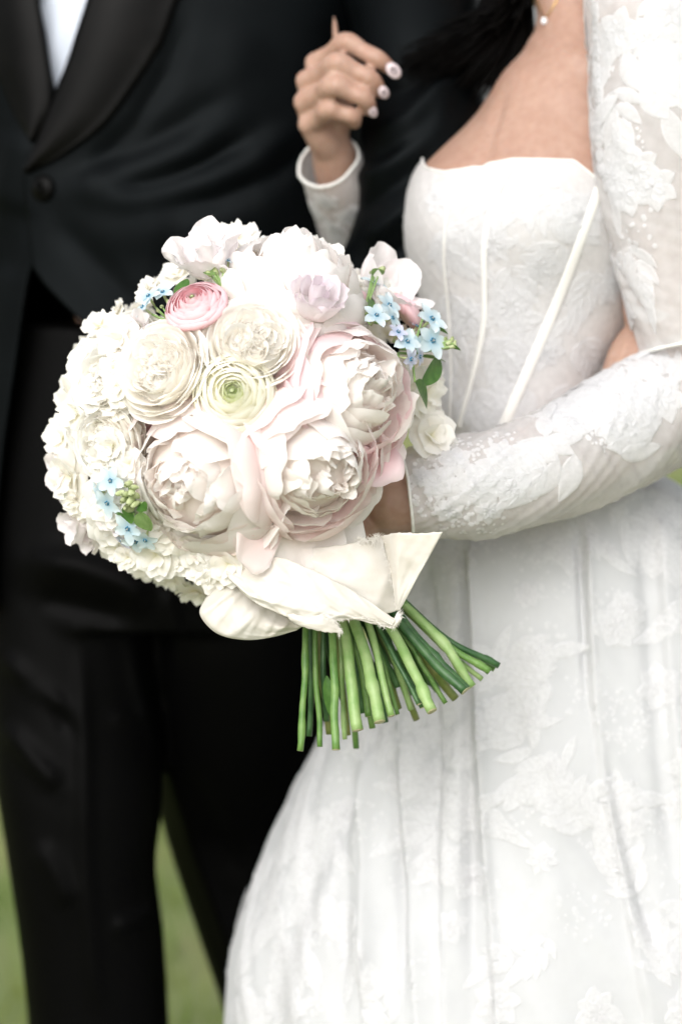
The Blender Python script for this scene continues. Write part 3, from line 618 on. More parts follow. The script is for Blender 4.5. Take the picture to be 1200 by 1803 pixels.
    rim = bev(th, tt + .001, .0005); Vr, Fr = tube(np.vstack([rim, rim[:1]]), np.full(nth + 1, .0014), 6, caps=False); wobj('neckline_edge', Vr, Fr, M['boning'], bo)
    for poly, w in (([(903, 289), (872, 345), (853, 420), (853, 500), (852, 570), (836, 650), (808, 752)], .0052), ([(1052, 333), (1018, 430), (980, 530), (940, 625), (905, 705), (882, 760)], .0095), ([(1116, 530), (1095, 585), (1066, 640), (1040, 700)], .012),
                    ([(806, 308), (788, 370), (782, 450), (790, 540), (795, 640), (793, 740)], .0028)):
        strip_on(bvb, poly, w, .0010 if w > .006 else .0008, 'boning', M['boning'], bo, off=.0024)
    L = Lace(BT); fl = [(985, 430, 2.4), (940, 360, 0.4), (900, 470, 1.2), (1040, 480, 1.9), (880, 600, 1.6), (830, 400, 2.2), (960, 560, 2.8), (840, 690, 1.2), (800, 520, 1.9), (930, 690, 2.0), (1020, 600, .8), (985, 330, 2.9), (1090, 420, 1.5), (770, 420, 1.2), (880, 340, 2.0), (800, 620, 2.2), (1000, 680, 1.5)]
    for x, y, a in fl:
        q = BT.find(x, y); L.spray(q[0], q[1], a + rng.uniform(-.4, .4), rng.uniform(.6, .85), 4)
    for x, y, r in [(1020, 380, .02), (900, 540, .02), (950, 470, .016), (830, 560, .018), (1080, 500, .018), (870, 430, .015), (790, 680, .016), (900, 640, .016), (960, 620, .014), (780, 350, .014)]:
        q = BT.find(x, y); L.flower(q[0], q[1], 0, 0, r * 1.1, 7)
    for x, y in [(900, 420), (880, 500), (890, 560), (870, 650), (930, 520), (800, 460), (815, 600), (960, 400), (1000, 520), (830, 720), (920, 600), (780, 560)]:
        q = BT.find(x, y); L.dots(q[0], q[1], 0, 0, .02, 26, .0018)
    L.build('lace_motifs', bo, M['lace'], bev, (BT.find(905, 292)[1], bot))
    # --- sleeves
    def sleeve(name, LO, t0, t1, rimw, lace, nth=110, nt=170):
        e = empty(name, tuple(LO.c[len(LO.c) // 2] - woff(g)), g)
        V, F = LO.grid(nth, nt, 0, t0, t1); thick(wobj('sleeve_cloth', V, F, M['sheer'], e), .0006, 0)
        for tq in (t0 + .001, t1 - .001):
            r = LO.ev(np.linspace(0, 2 * np.pi, 90), np.full(90, tq), 0); Vq, Fq = tube(r, np.full(90, rimw), 6, caps=False); wobj('hem', Vq, Fq, M['boning'], e)
        if lace: lace(LO, e)
        return e
    n1 = Noise1(5, 3.0); n2 = Noise1(5, 4.0)
    US = tube_loft([P(1135, -130, 2.220), P(1150, -60, 2.205), P(1158, 30, 2.185), P(1162, 130, 2.175), P(1166, 230, 2.170), P(1176, 340, 2.170), P(1188, 450, 2.170), P(1205, 555, 2.170), P(1215, 606, 2.170)], [.060, .064, .0655, .063, .0645, .0615, .055, .0485, .046], n=2.05,
                   disp=lambda th, t, p: .0016 * n1(th * 2 + t * 7) + .0009 * n2(t * 16 + th))
    def lace_up(LO, e):
        L = Lace(LO)
        for x, y, a, sc in [(1100, 90, .5, 1.15), (1130, 150, .1, 1.2), (1080, 160, 1.4, 1.0), (1120, 30, .2, 1.1), (1170, 60, 1.0, 1.1), (1080, 40, 2.2, 1.0), (1080, 250, 1.5, .9), (1170, 190, .3, 1.3), (1110, 440, 1.4, .8)]:
            q = LO.find(x, y); L.spray(q[0], q[1], a, sc, 4)
        for x, y, r in [(1120, 300, .022), (1100, 340, .02), (1150, 330, .02), (1085, 60, .024), (1140, 70, .02), (1180, 20, .024), (1075, 310, .016)]:
            q = LO.find(x, y); L.flower(q[0], q[1], 0, 0, r, 6)
        for x, y in [(1085, 200), (1100, 250), (1130, 350), (1095, 300), (1120, 430), (1060, 120)]:
            q = LO.find(x, y); L.dots(q[0], q[1], 0, 0, .018, 26, .0018)
        for k in range(26):                       # scalloped leading edge
            y = -20 + k * 13; q = LO.find(1052 + (y / 330) * 14, y); L.leaf(q[0], q[1], 0, 0, np.pi + rng.uniform(-.5, .5), .014, .007, h=.0012)
        for k in range(46): L.spray(rng.uniform(-2.6, -.3), rng.uniform(.05, .95), rng.uniform(0, 6.28), 1.0, 4)
        L.build('lace_motifs', e, M['lace'])
    sleeve('upper_sleeve', US, .05, 1.0, .0016, lace_up)
    FS = tube_loft([P(1262, 614, 2.223), P(1205, 690, 2.188), P(1105, 752, 2.153), P(1000, 806, 2.123), P(900, 842, 2.103), P(810, 858, 2.093), P(750, 866, 2.091), P(714, 871, 2.090)], [.053, .0545, .0535, .0490, .0462, .0452, .041, .0365], n=2.05,
                   disp=lambda th, t, p: .0016 * n2(th * 2 + t * 11) + .0012 * n1(t * 26 - th))
    def lace_low(LO, e):
        L = Lace(LO)
        for x, y, a, sc in [(1120, 690, .3, 1.1), (1060, 700, 2.2, 1.1), (1010, 800, .1, 1.2), (960, 830, .2, 1.1), (1150, 760, 1.0, 1.1), (1180, 680, 2.0, 1.0), (1090, 800, 2.6, 1.0), (960, 770, 2.9, 1.0), (1040, 760, 1.5, .8)]:
            q = LO.find(x, y); L.spray(q[0], q[1], a + 1.5, sc, 4)
        for x, y, r in [(1080, 745, .02), (1000, 745, .016), (880, 800, .014), (800, 810, .014), (840, 850, .015), (770, 850, .014), (900, 860, .014), (1160, 700, .022), (1050, 680, .014), (790, 900, .012), (740, 840, .01), (860, 900, .012)]:
            q = LO.find(x, y); L.flower(q[0], q[1], 0, 0, r, 7)
        for x, y in [(760, 820), (780, 870), (820, 830), (850, 800), (870, 850), (900, 830), (830, 880), (760, 890), (920, 860), (800, 780), (890, 780), (1020, 740), (1050, 770), (940, 800), (740, 860), (1080, 720), (860, 920), (800, 920)]:
            q = LO.find(x, y); L.dots(q[0], q[1], 0, 0, .016, 26, .0017)
        for k in range(30): L.spray(rng.uniform(-2.6, -.3), rng.uniform(.05, .95), rng.uniform(0, 6.28), .9, 4)
        L.build('lace_motifs', e, M['lace'])
    sleeve('lower_sleeve', FS, 0.0, 1.0, .0014, lace_low)
    RS = tube_loft([P(700, 600, 2.575), P(665, 500, 2.49), P(634, 420, 2.425), P(605, 340, 2.3550), P(586, 300, 2.3240), P(577, 284, 2.3130)], [.046, .043, .038, .034, .0315, .030], n=2.05, disp=lambda th, t, p: .0012 * n2(th * 2 + t * 11))
    def lace_far(LO, e):
        L = Lace(LO)
        for k in range(9): L.flower(rng.uniform(.3, 2.8), rng.uniform(.45, .95), 0, 0, .013, 6)
        for k in range(5): L.spray(rng.uniform(.3, 2.8), rng.uniform(.45, .9), rng.uniform(0, 6), .7, 3)
        L.build('lace_motifs', e, M['lace'])
    sleeve('far_sleeve', RS, 0.0, 1.0, .0016, lace_far, 70, 70)
    # --- skirt: gathered at the waist, falling in pleats to the grass
    ys = [760, 800, 850, 930, 1020, 1100, 1270, 1370, 1480, 1590, 1640, 1803, 2050, 2300]
    lf = [752, 742, 735, 720, 695, 662, 580, 530, 476, 432, 414, 392, 330, 290]; rg = [1056, 1098, 1190, 1270, 1330, 1375, 1450, 1490, 1530, 1570, 1590, 1650, 1730, 1800]
    hd_ = [.083, .088, .098, .118, .14, .158, .19, .205, .225, .24, .247, .27, .31, .35]; zc = [2.295, 2.295, 2.297, 2.305, 2.315, 2.325, 2.34, 2.35, 2.36, 2.365, 2.37, 2.38, 2.40, 2.42]
    rws = [(y, l_, r_, d, h) for y, l_, r_, d, h in zip(ys, lf, rg, zc, hd_)]
    pn = Noise1(6, 2.0); pk = rng.uniform(0, 6.28, 4)
    pl = [([(828, 935), (838, 1100), (846, 1300), (852, 1500), (870, 1803)], 10, .007), ([(818, 945), (822, 1150), (826, 1400), (830, 1803)], 12, -.010), ([(1028, 930), (1034, 1060), (1040, 1240)], 7, .005), ([(1016, 930), (1024, 1060), (1034, 1250)], 7, -.007),
          ([(1060, 1300), (1100, 1480), (1160, 1700)], 14, -.007), ([(700, 1280), (712, 1500), (728, 1803)], 9, .006), ([(690, 1290), (700, 1500), (714, 1803)], 9, -.008), ([(640, 1300), (640, 1500), (640, 1803)], 16, .007), ([(610, 1300), (606, 1500), (600, 1803)], 16, -.008),
          ([(765, 960), (770, 1150), (765, 1400), (760, 1803)], 26, -.010), ([(940, 1000), (950, 1300), (970, 1803)], 40, .006), ([(1130, 900), (1150, 1200), (1190, 1600)], 18, -.006)]
    pf = folds_fn(pl, -0.2)
    steps = [([930, 1100, 1300, 1500, 1803, 2200], [828, 838, 846, 852, 872, 900], .010, 70), ([925, 1060, 1240, 1400, 1803], [1030, 1036, 1042, 1062, 1140], .008, 46), ([960, 1280, 1500, 1803], [705, 706, 716, 734], .007, 40), ([1200, 1500, 1803], [640, 642, 640], .006, 40), ([900, 1300, 1803], [1150, 1180, 1250], .007, 60), ([940, 1300, 1803], [765, 772, 780], .006, 34)]
    def step_fn(th, p):
        X, Y, _ = proj(p); out = np.zeros(X.shape)
        for yy, xx, amp, wd in steps:
            dx = X - np.interp(Y, yy, xx); out += 1.25 * amp * sstep(-4, 4, dx) * np.exp(-np.maximum(dx, 0) / wd) * sstep(yy[0] - 10, yy[0] + 60, Y)
        return out * (np.sin(th) > 0)
    def pleat(th, t, p):
        w = sstep(.02, .5, t); return w * (.010 * np.sin(th * 13 + 1.4 * np.sin(th * 3) + 1.2 * t) + .007 * np.sin(th * 23 + 2 * np.sin(th * 5 + 1))) * (np.where(np.sin(th) > 0, .3, 1)) + pf(th, t, p) + step_fn(th, p) + .0030 * w * pn(th * 6 + t * 16)
    SK = body_loft(rws, 2.1, disp=pleat)
    sk = empty('skirt', SK.c[5] - woff(g), g)
    V, F = SK.grid(620, 260); V[:, 2] = np.maximum(V[:, 2], .006); wobj('skirt_cloth', V, F, M['skirt'], sk)
    V, F = SK.grid(240, 120, -.012, .01, 1); V[:, 2] = np.maximum(V[:, 2], .012); wobj('lining', V, F, M['lining'], sk)
    L = Lace(SK)
    for k in range(120): L.spray(rng.uniform(0.05, 3.1), rng.uniform(.04, .66), rng.uniform(0, 6.28), rng.uniform(.6, 1.0), 4)
    for k in range(90): L.flower(rng.uniform(0.05, 3.1), rng.uniform(.04, .66), 0, 0, rng.uniform(.010, .022), 7)
    for k in range(110): L.dots(rng.uniform(0.05, 3.1), rng.uniform(.04, .66), 0, 0, .026, 40, .0018)
    for k in range(60): L.spray(rng.uniform(-3.1, -.05), rng.uniform(.04, .9), rng.uniform(0, 6.28), 1.6, 4)
    L.build('lace_motifs', sk, M['lace'], lambda a, b, o: np.maximum(SK.ev(a, b, o), [-9, -9, .006]))
bride()

# ------------------------------------------------------------------ flowers
def petal_mesh(name, m, rk, pt, zt, W, a=1.15, b=1.1, z1=0.0, z2=.6, ruf=.002, notch=.05, cup=1.0, base=.28, rnd=.30, nu=12, nv=11, twist=0.0, r0=.002, curl=0.0, freq=5.0):
    """one petal: its midline is a curve from the receptacle (r0,0) out to the shell radius rk and up to the rim (pt,zt)"""
    u = np.linspace(-1, 1, nu + 1); v = np.linspace(0, 1, nv + 1); U, Vv = np.meshgrid(u, v)
    n1, n2, n3 = Noise1(5, freq), Noise1(4, freq * .7), Noise1(3, 2.0)
    Lu = 1 - rnd * np.abs(u) ** 2.6 - .06 * np.abs(u) ** 8 + notch * .7 * n1(u)
    ve = Vv * Lu[None]
    p0, p1, p2, p3 = np.array([r0, 0.]), np.array([rk * a, z1]), np.array([rk * b, zt * z2]), np.array([pt, zt])
    e = ve[..., None]; q = (1-e)**3 * p0 + 3*(1-e)**2*e * p1 + 3*(1-e)*e**2 * p2 + e**3 * p3
    dq = 3*(1-e)**2*(p1-p0) + 6*(1-e)*e*(p2-p1) + 3*e**2*(p3-p2); dq = dq / np.maximum(np.linalg.norm(dq, axis=-1, keepdims=True), 1e-9)
    rho, z = q[..., 0], q[..., 1]; nr, nz = dq[..., 1], -dq[..., 0]
    w = W * (base + (1 - base) * sstep(0, .68, Vv)) * (1 - .10 * Vv ** 4)
    rw = np.maximum(np.abs(rho), rk * .5) / cup; al = np.clip(U * w / rw, -2.6, 2.6)
    d = ruf * Vv ** 1.7 * (n1(U * 1.0 + 3) * (.35 + .65 * np.abs(U)) + .55 * n2(U * 1.6 + Vv * 2.5)) + .25 * ruf * n3(Vv * 5 + U * 2)
    d = d + curl * Vv ** 5
    x = rho - rw * (1 - np.cos(al)); y = rw * np.sin(al)
    x = x + d * nr * np.cos(al); y = y + d * nr * np.sin(al); z = z + d * nz + twist * U * Vv
    V = np.c_[x.ravel(), y.ravel(), z.ravel()]
    return mesh(name, V, gridF(nu + 1, nv + 1), m, uv=np.c_[(U.ravel() + 1) / 2, Vv.ravel()])

def frame(n, spin=0.0):
    n = unit(np.asarray(n, float)); q = Vector(n).to_track_quat('Z', 'Y').to_matrix(); return q @ Matrix.Rotation(spin, 3, 'Z')
BQ = None
def reseed(*k):
    global rng
    rng = np.random.default_rng([int(x) for x in k] + [SEED])
SEED = 3
def place(o, loc, rot3, parent, scale=1.0):
    o.parent = parent; o.matrix_basis = Matrix.Translation(Vector(np.asarray(loc) - np.array(parent.location))) @ rot3.to_4x4() @ Matrix.Scale(scale, 4); return o
def put_petal(me, flower, az, tilt=0.0, dz=0.0, name='petal'):
    o = bpy.data.objects.new(name, me); link(o, flower)
    o.matrix_basis = Matrix.Translation((0, 0, dz)) @ Matrix.Rotation(az, 4, 'Z') @ Matrix.Rotation(tilt, 4, 'Y'); return o
def receptacle(name, r, m):
    V, F = ball((0, 0, .001), (r, r, r * .8), nu=10, nv=7); return bpy.data.objects.new(name, mesh(name, V, F, m))

def heart(name, R, prof, m):
    """added lumpy mound under the petals, filling deep grooves so they stay light"""
    prof = np.array(prof) * R; ns = 28; x = np.linspace(0, 1, 16); q = hermite(np.linspace(0, 1, len(prof)), prof, x); th = np.linspace(0, 2 * np.pi, ns, endpoint=False); w1, w2 = Noise1(4, 3.), Noise1(4, 4.)
    V = []; UV = []
    for i, (r, z) in enumerate(q):
        rr = max(r, 1e-4) * (1 + .04 * w1(np.cos(th) * 3 + i * .2)); V.append(np.c_[rr * np.cos(th), rr * np.sin(th), z + .03 * R * w2(np.sin(th) * 3 + np.cos(th) * 2 + i * .3) * (r > .05 * R)]); UV.append(np.c_[th / 6.3, np.full(ns, .5)])
    return bpy.data.objects.new(name, mesh(name, np.concatenate(V), gridF(ns, len(q), True), m, uv=np.concatenate(UV)))
DC = (448, 752, 2.085); DR = 0.158                     # the dome of heads
DCW = P(*DC)
def dome(px, py, push=0.0):
    d = P(px, py, 1.0) - CAM; d = d / np.linalg.norm(d); oc = CAM - DCW; b = d @ oc; c = oc @ oc - DR ** 2; disc = b * b - c
    if disc > 0: p = CAM + d * (-b - math.sqrt(disc))
    else: p = CAM + d * (-b); p = DCW + unit(p - DCW) * np.linalg.norm(p - DCW)
    n = unit(p - DCW); return p + n * push, n
def J(s): return rng.uniform(1 - s, 1 + s)

def peony(px, py, R, mats, n_mod=(0, 0, 0), spin=0.0, openness=1.0, push=0.0, ball_h=1.0, guards=8, wraps=(), drops=()):
    """R: head radius in metres"""
    reseed(px, py)
    p, n = dome(px, py); n = unit(n + np.array(n_mod)); H = R * 1.07 * ball_h
    f = heart('peony', R, [(0, 1.1), (.22, 1.07), (.42, .98), (.58, .84), (.72, .62), (.77, .36), (.55, .12), (.1, 0)], mats[2]); link(f); place(f, p - n * (H - push), frame(n, spin), BQ)
    mg, mm, mi = mats; k = 0
    def ring(cnt, rk, pt, zt, W, m, az0=0.0, jit=.2, **kw):
        for i in range(cnt):
            me = petal_mesh('petal', m, rk * J(.05), pt * J(.10), zt * J(.09), W * J(.14), **kw); put_petal(me, f, az0 + i * 6.2832 / cnt + rng.uniform(-jit, jit), rng.uniform(-.10, .10))
    o = openness
    ring(guards, R * 1.0, R * (1.06 * o), R * .50, R * .74, mg, 0.1, ruf=R * .045, notch=.03, a=1.05, b=1.12, z2=.45, cup=1.15, freq=3.5)
    sh = [(.95, .90 * o, .78, .74, mg, 6), (.86, .76 * o, .95, .70, mg, 6), (.76, .62 * o, 1.07, .62, mm, 6), (.65, .50, 1.15, .54, mm, 6), (.53, .39, 1.21, .46, mi, 6), (.41, .29, 1.25, .38, mi, 6), (.29, .19, 1.27, .31, mi, 6), (.16, .09, 1.27, .23, mi, 5)]
    c0 = rng.normal(0, .05, 2) * R
    for k, (rk, pt, zt, W, m, cnt) in enumerate(sh):
        g = k / 7
        for i in range(cnt):                    # most rims lie over the next shell, some stand away
            x2 = pt + .32 - .16 * g; z2_ = zt - rng.choice([.08, .12, .2, .34, .42]); me = petal_mesh('petal', m, R * rk * J(.06), R * pt * J(.18), R * zt * J(.07), R * W * J(.24), a=1.12, z1=R * .1, b=x2 / rk, z2=z2_ / zt, ruf=R * (.045 + .055 * g), notch=.05 + .07 * g, freq=4 + 2 * g, nu=14, nv=12, rnd=.3 * J(.3))
            q = put_petal(me, f, .4 + .55 * k + i * 6.2832 / cnt + rng.uniform(-.3, .3) * (1 + g), rng.uniform(-.12, .12) * (.6 + g))
            q.matrix_basis = Matrix.Translation((*(c0 * g + rng.normal(0, .07, 2) * R * g), 0)) @ q.matrix_basis
    def img_az(deg):
        w = RT * math.cos(R_(deg)) + UP * math.sin(R_(deg)); l = np.array(frame(n, spin).transposed()) @ w; return math.atan2(l[1], l[0])
    for deg, h, m in wraps:                     # tall outer petals folded over the cup
        put_petal(petal_mesh('petal', m, R * 1.04 * J(.03), R * (.98 - .42 * h) * J(.05), R * (.62 + .46 * h) * J(.05), R * .86 * J(.1), a=1.08, b=1.22 + .1 * h, z2=.55, ruf=R * .03, notch=.03, cup=1.02, freq=3, rnd=.34, nu=16, nv=14), f, img_az(deg) + rng.uniform(-.1, .1))
    for deg, reach, m in drops:                 # loose petals that hang away from the head
        put_petal(petal_mesh('petal', m, R * .8, R * reach * J(.06), R * rng.uniform(.30, .60) * (1.5 if reach > 1.4 else 1), R * .46 * J(.2), a=1.2, b=1.2 * reach, z1=R * .1, z2=1.25, ruf=R * .06, notch=.06, cup=.8, freq=4, rnd=.32), f, img_az(deg) + rng.uniform(-.12, .12))
    return f
def rose(px, py, R, m, n_mod=(0, 0, 0), push=0.0, flat=1.0, name='rose', rings=11):
    """a full garden rose: broad reflexed outer petals round a quartered heart of folded ones"""
    reseed(px, py); p, n = dome(px, py); n = unit(n + np.array(n_mod)); H = R * .80 * flat
    f = heart(name, R, [(0, .76), (.25, .76), (.45, .73), (.60, .62), (.70, .45), (.68, .25), (.4, .08), (.1, 0)], m); link(f); place(f, p - n * (H - push), frame(n, rng.uniform(0, 6)), BQ); off = rng.uniform(0, 6)
    for j, (rk, tip, zt) in enumerate(((1.0, .12, .50), (.93, .11, .60), (.86, .10, .68), (.79, .09, .74), (.72, .07, .79), (.65, .05, .83), (.58, .03, .87))):
        off += .6
        for i in range(5):
            me = petal_mesh('petal', m, R * rk * J(.04), R * (rk + tip) * J(.03), R * flat * zt * J(.05), R * rk * .86 * J(.1), a=1.0, b=1.0, z2=1.06, ruf=R * .045, notch=.03, rnd=.22, base=.4, nu=14, nv=10, freq=5)
            put_petal(me, f, off + i * 1.2566 + rng.uniform(-.25, .25), rng.uniform(-.06, .06))
    nq = 4; a0 = rng.uniform(0, 6)
    for q in range(nq + 1):
        cx, cy = (0, 0) if q == nq else (R * .30 * math.cos(a0 + q * 6.2832 / nq), R * .30 * math.sin(a0 + q * 6.2832 / nq)); r_in = a0 + q * 6.2832 / nq + math.pi
        for j, rk in enumerate((.30, .235, .17, .105, .05) if q < nq else (.20, .13, .06)):
            for i in range(3):
                me = petal_mesh('petal', m, R * rk * J(.1), R * (rk * 1.05 + .045) * J(.1), R * flat * (.93 - .015 * j) * J(.05), R * rk * 1.35 * J(.15), a=1.0, b=1.0, z2=1.03, ruf=R * .04, notch=.05, rnd=.2, base=.45, nu=8, nv=8, freq=5)
                o = put_petal(me, f, 0); o.matrix_basis = Matrix.Translation((cx, cy, 0)) @ Matrix.Rotation(r_in + i * 2.1 + j * .5 + rng.uniform(-.3, .3), 4, 'Z') @ Matrix.Rotation(rng.uniform(-.12, .12), 4, 'Y')
    return f
def ranunculus(px, py, R, m, mc, n_mod=(0, 0, 0), push=0.0, rings=11):
    reseed(px, py); p, n = dome(px, py); n = unit(n + np.array(n_mod)); H = R * .85
    f = heart('ranunculus', R, [(0, .50), (.25, .52), (.45, .50), (.62, .42), (.74, .30), (.70, .15), (.4, .03), (.1, 0)], m); link(f); place(f, p - n * (H - push), frame(n, rng.uniform(0, 6)), BQ); off = 0
    for j in range(rings):
        fr = 1 - j / rings; rk = R * (.10 + .88 * fr); cnt = 6 if j < 4 else 5; off += .45; zt = R * (.44 + .42 * (1 - fr) ** .7)
        for i in range(cnt):
            me = petal_mesh('petal', mc if j >= rings - 2 else m, rk * J(.03), rk * (.93 - .22 * (1 - fr)) * J(.04), zt * J(.05), rk * 6.2832 / cnt * .80 * J(.08), a=1.15, b=1.16, z2=.84, ruf=R * .022, notch=.008, rnd=.28, base=.4, nu=10, nv=9, freq=4)
            put_petal(me, f, off + i * 6.2832 / cnt + rng.uniform(-.12, .12), rng.uniform(-.04, .04))
    V, F = ball((0, 0, R * .62), (R * .13, R * .13, R * .2), nu=10, nv=7); c = link(bpy.data.objects.new('flower_centre', mesh('flower_centre', V, F, M['bud'])), f)
    return f
def loose(name, px, py, R, m, spec, n_mod=(0, 0, 0), push=0.0, spin=0.0):
    """an open, ruffled bloom of a few broad petals; spec: (azimuth, shell, rim radius, height, width, ruffle)"""
    reseed(px, py); p, n = dome(px, py); n = unit(n + np.array(n_mod))
    f = receptacle(name, R * .14, M['bud']); link(f); place(f, p - n * (R * .8 - push), frame(n, spin), BQ)
    for az_, rk, pt, zt, W, ru in spec:
        put_petal(petal_mesh('petal', m, R * rk, R * pt, R * zt, R * W, a=1.0, b=1.1, ruf=R * ru, notch=.05, rnd=.25, nu=14, nv=11, freq=6, cup=1.1), f, az_, 0)
    return f

def leaf_mesh(L, W, m, fold=.25, curl=.3):
    n = 9; v = np.linspace(0, 1, n); V = []
    for t in v:
        w = W * math.sin(math.pi * t ** .85) ** .8 + (.0006 if t < .99 else 0)
        for u in (-1, -.5, 0, .5, 1): V.append((u * w, t * L, abs(u) * w * fold - curl * L * t * t * .5))
    return mesh('leaf', np.array(V), gridF(5, n), m)
def tweedia_mesh(m, R=.0118):
    V = []; F = []; UV = []; mi = []
    for k in range(5):
        a = k * 1.2566 + rng.uniform(-.08, .08); ca, sa = math.cos(a), math.sin(a); L = R * J(.08); base = len(V); lift = rng.uniform(-.12, .22)
        for j in range(6):
            t = j / 5; w = R * .36 * math.sin(math.pi * min(.97, t * .80 + .14)) ** .75
            if j == 5: w *= .55
            for u in (-1, -.4, .4, 1):
                x = .0012 + t * L; y = u * w; z = lift * t * L + .0012 * (u * u) * t - .0012 * t * t * (1 if j > 3 else 0) + .0004
                V.append((x * ca - y * sa, x * sa + y * ca, z)); UV.append(((u + 1) / 2, t))
        for q in gridF(4, 6): F.append(tuple(i + base for i in q)); mi.append(0)
    for k in range(5):
        a = k * 1.2566 + .6; v, f = ball((.0014 * math.cos(a), .0014 * math.sin(a), .0012), (.0007, .0007, .0011), nu=6, nv=5); b = len(V); V += v.tolist(); UV += [(0, 0)] * len(v); F += [tuple(i + b for i in q) for q in f]; mi += [1] * len(f)
    v, f = ball((0, 0, .0013), (.0009, .0009, .0010), nu=8, nv=5); b = len(V); V += v.tolist(); UV += [(0, 1)] * len(v); F += [tuple(i + b for i in q) for q in f]; mi += [2] * len(f)
    v, f = tube([(0, 0, .0003), (0, 0, -.006), (0, 0, -.012)], [.0011, .0013, .0008], 6); b = len(V); V += v.tolist(); UV += [(0, .2)] * len(v); F += [tuple(i + b for i in q) for q in f]; mi += [3] * len(f)
    return mesh('floret', np.array(V), F, [m, M['blue_core'], M['thread'], M['bud']], uv=np.array(UV), midx=mi)
def hyd_mesh(R=.011):
    """a small double, ruffled floret"""
    V = []; F = []; UV = []
    for lay, nn, sc, up0 in ((0, 5, 1.0, .15), (1, 5, .82, .6), (2, 3, .6, 1.15)):
        for k in range(nn):
            a = k * 6.2832 / nn + lay * .6 + rng.uniform(-.2, .2); ca, sa = math.cos(a), math.sin(a); L = R * sc * J(.12); base = len(V); ph = rng.uniform(0, 6.28); lift = up0 + rng.uniform(-.15, .2)
            for j in range(6):
                t = j / 5; w = R * sc * .66 * (.25 + .75 * float(sstep(0, .7, np.array(t)))) * (1 if j < 5 else .86)
                for u in (-1, -.6, -.2, .2, .6, 1):
                    tt = t * (1 - .14 * abs(u) ** 2.5) + .05 * math.sin(5 * u + ph) * t; x = tt * L * math.cos(lift * .8); y = u * w; z = math.sin(lift * .8) * t * L + .0022 * t * t * math.sin(4.2 * u + ph) + .0012 * abs(u) * t - .004 * max(0, t - .6)
                    V.append((x * ca - y * sa, x * sa + y * ca, z)); UV.append(((u + 1) / 2, t))
            F += [tuple(i + base for i in q) for q in gridF(6, 6)]
    return mesh('floret', np.array(V), F, M['hydrangea'], uv=np.array(UV))
def inpoly(x, y, poly):
    c = False; j = len(poly) - 1
    for i in range(len(poly)):
        if (poly[i][1] > y) != (poly[j][1] > y) and x < (poly[j][0] - poly[i][0]) * (y - poly[i][1]) / (poly[j][1] - poly[i][1]) + poly[i][0]: c = not c
        j = i
    return c

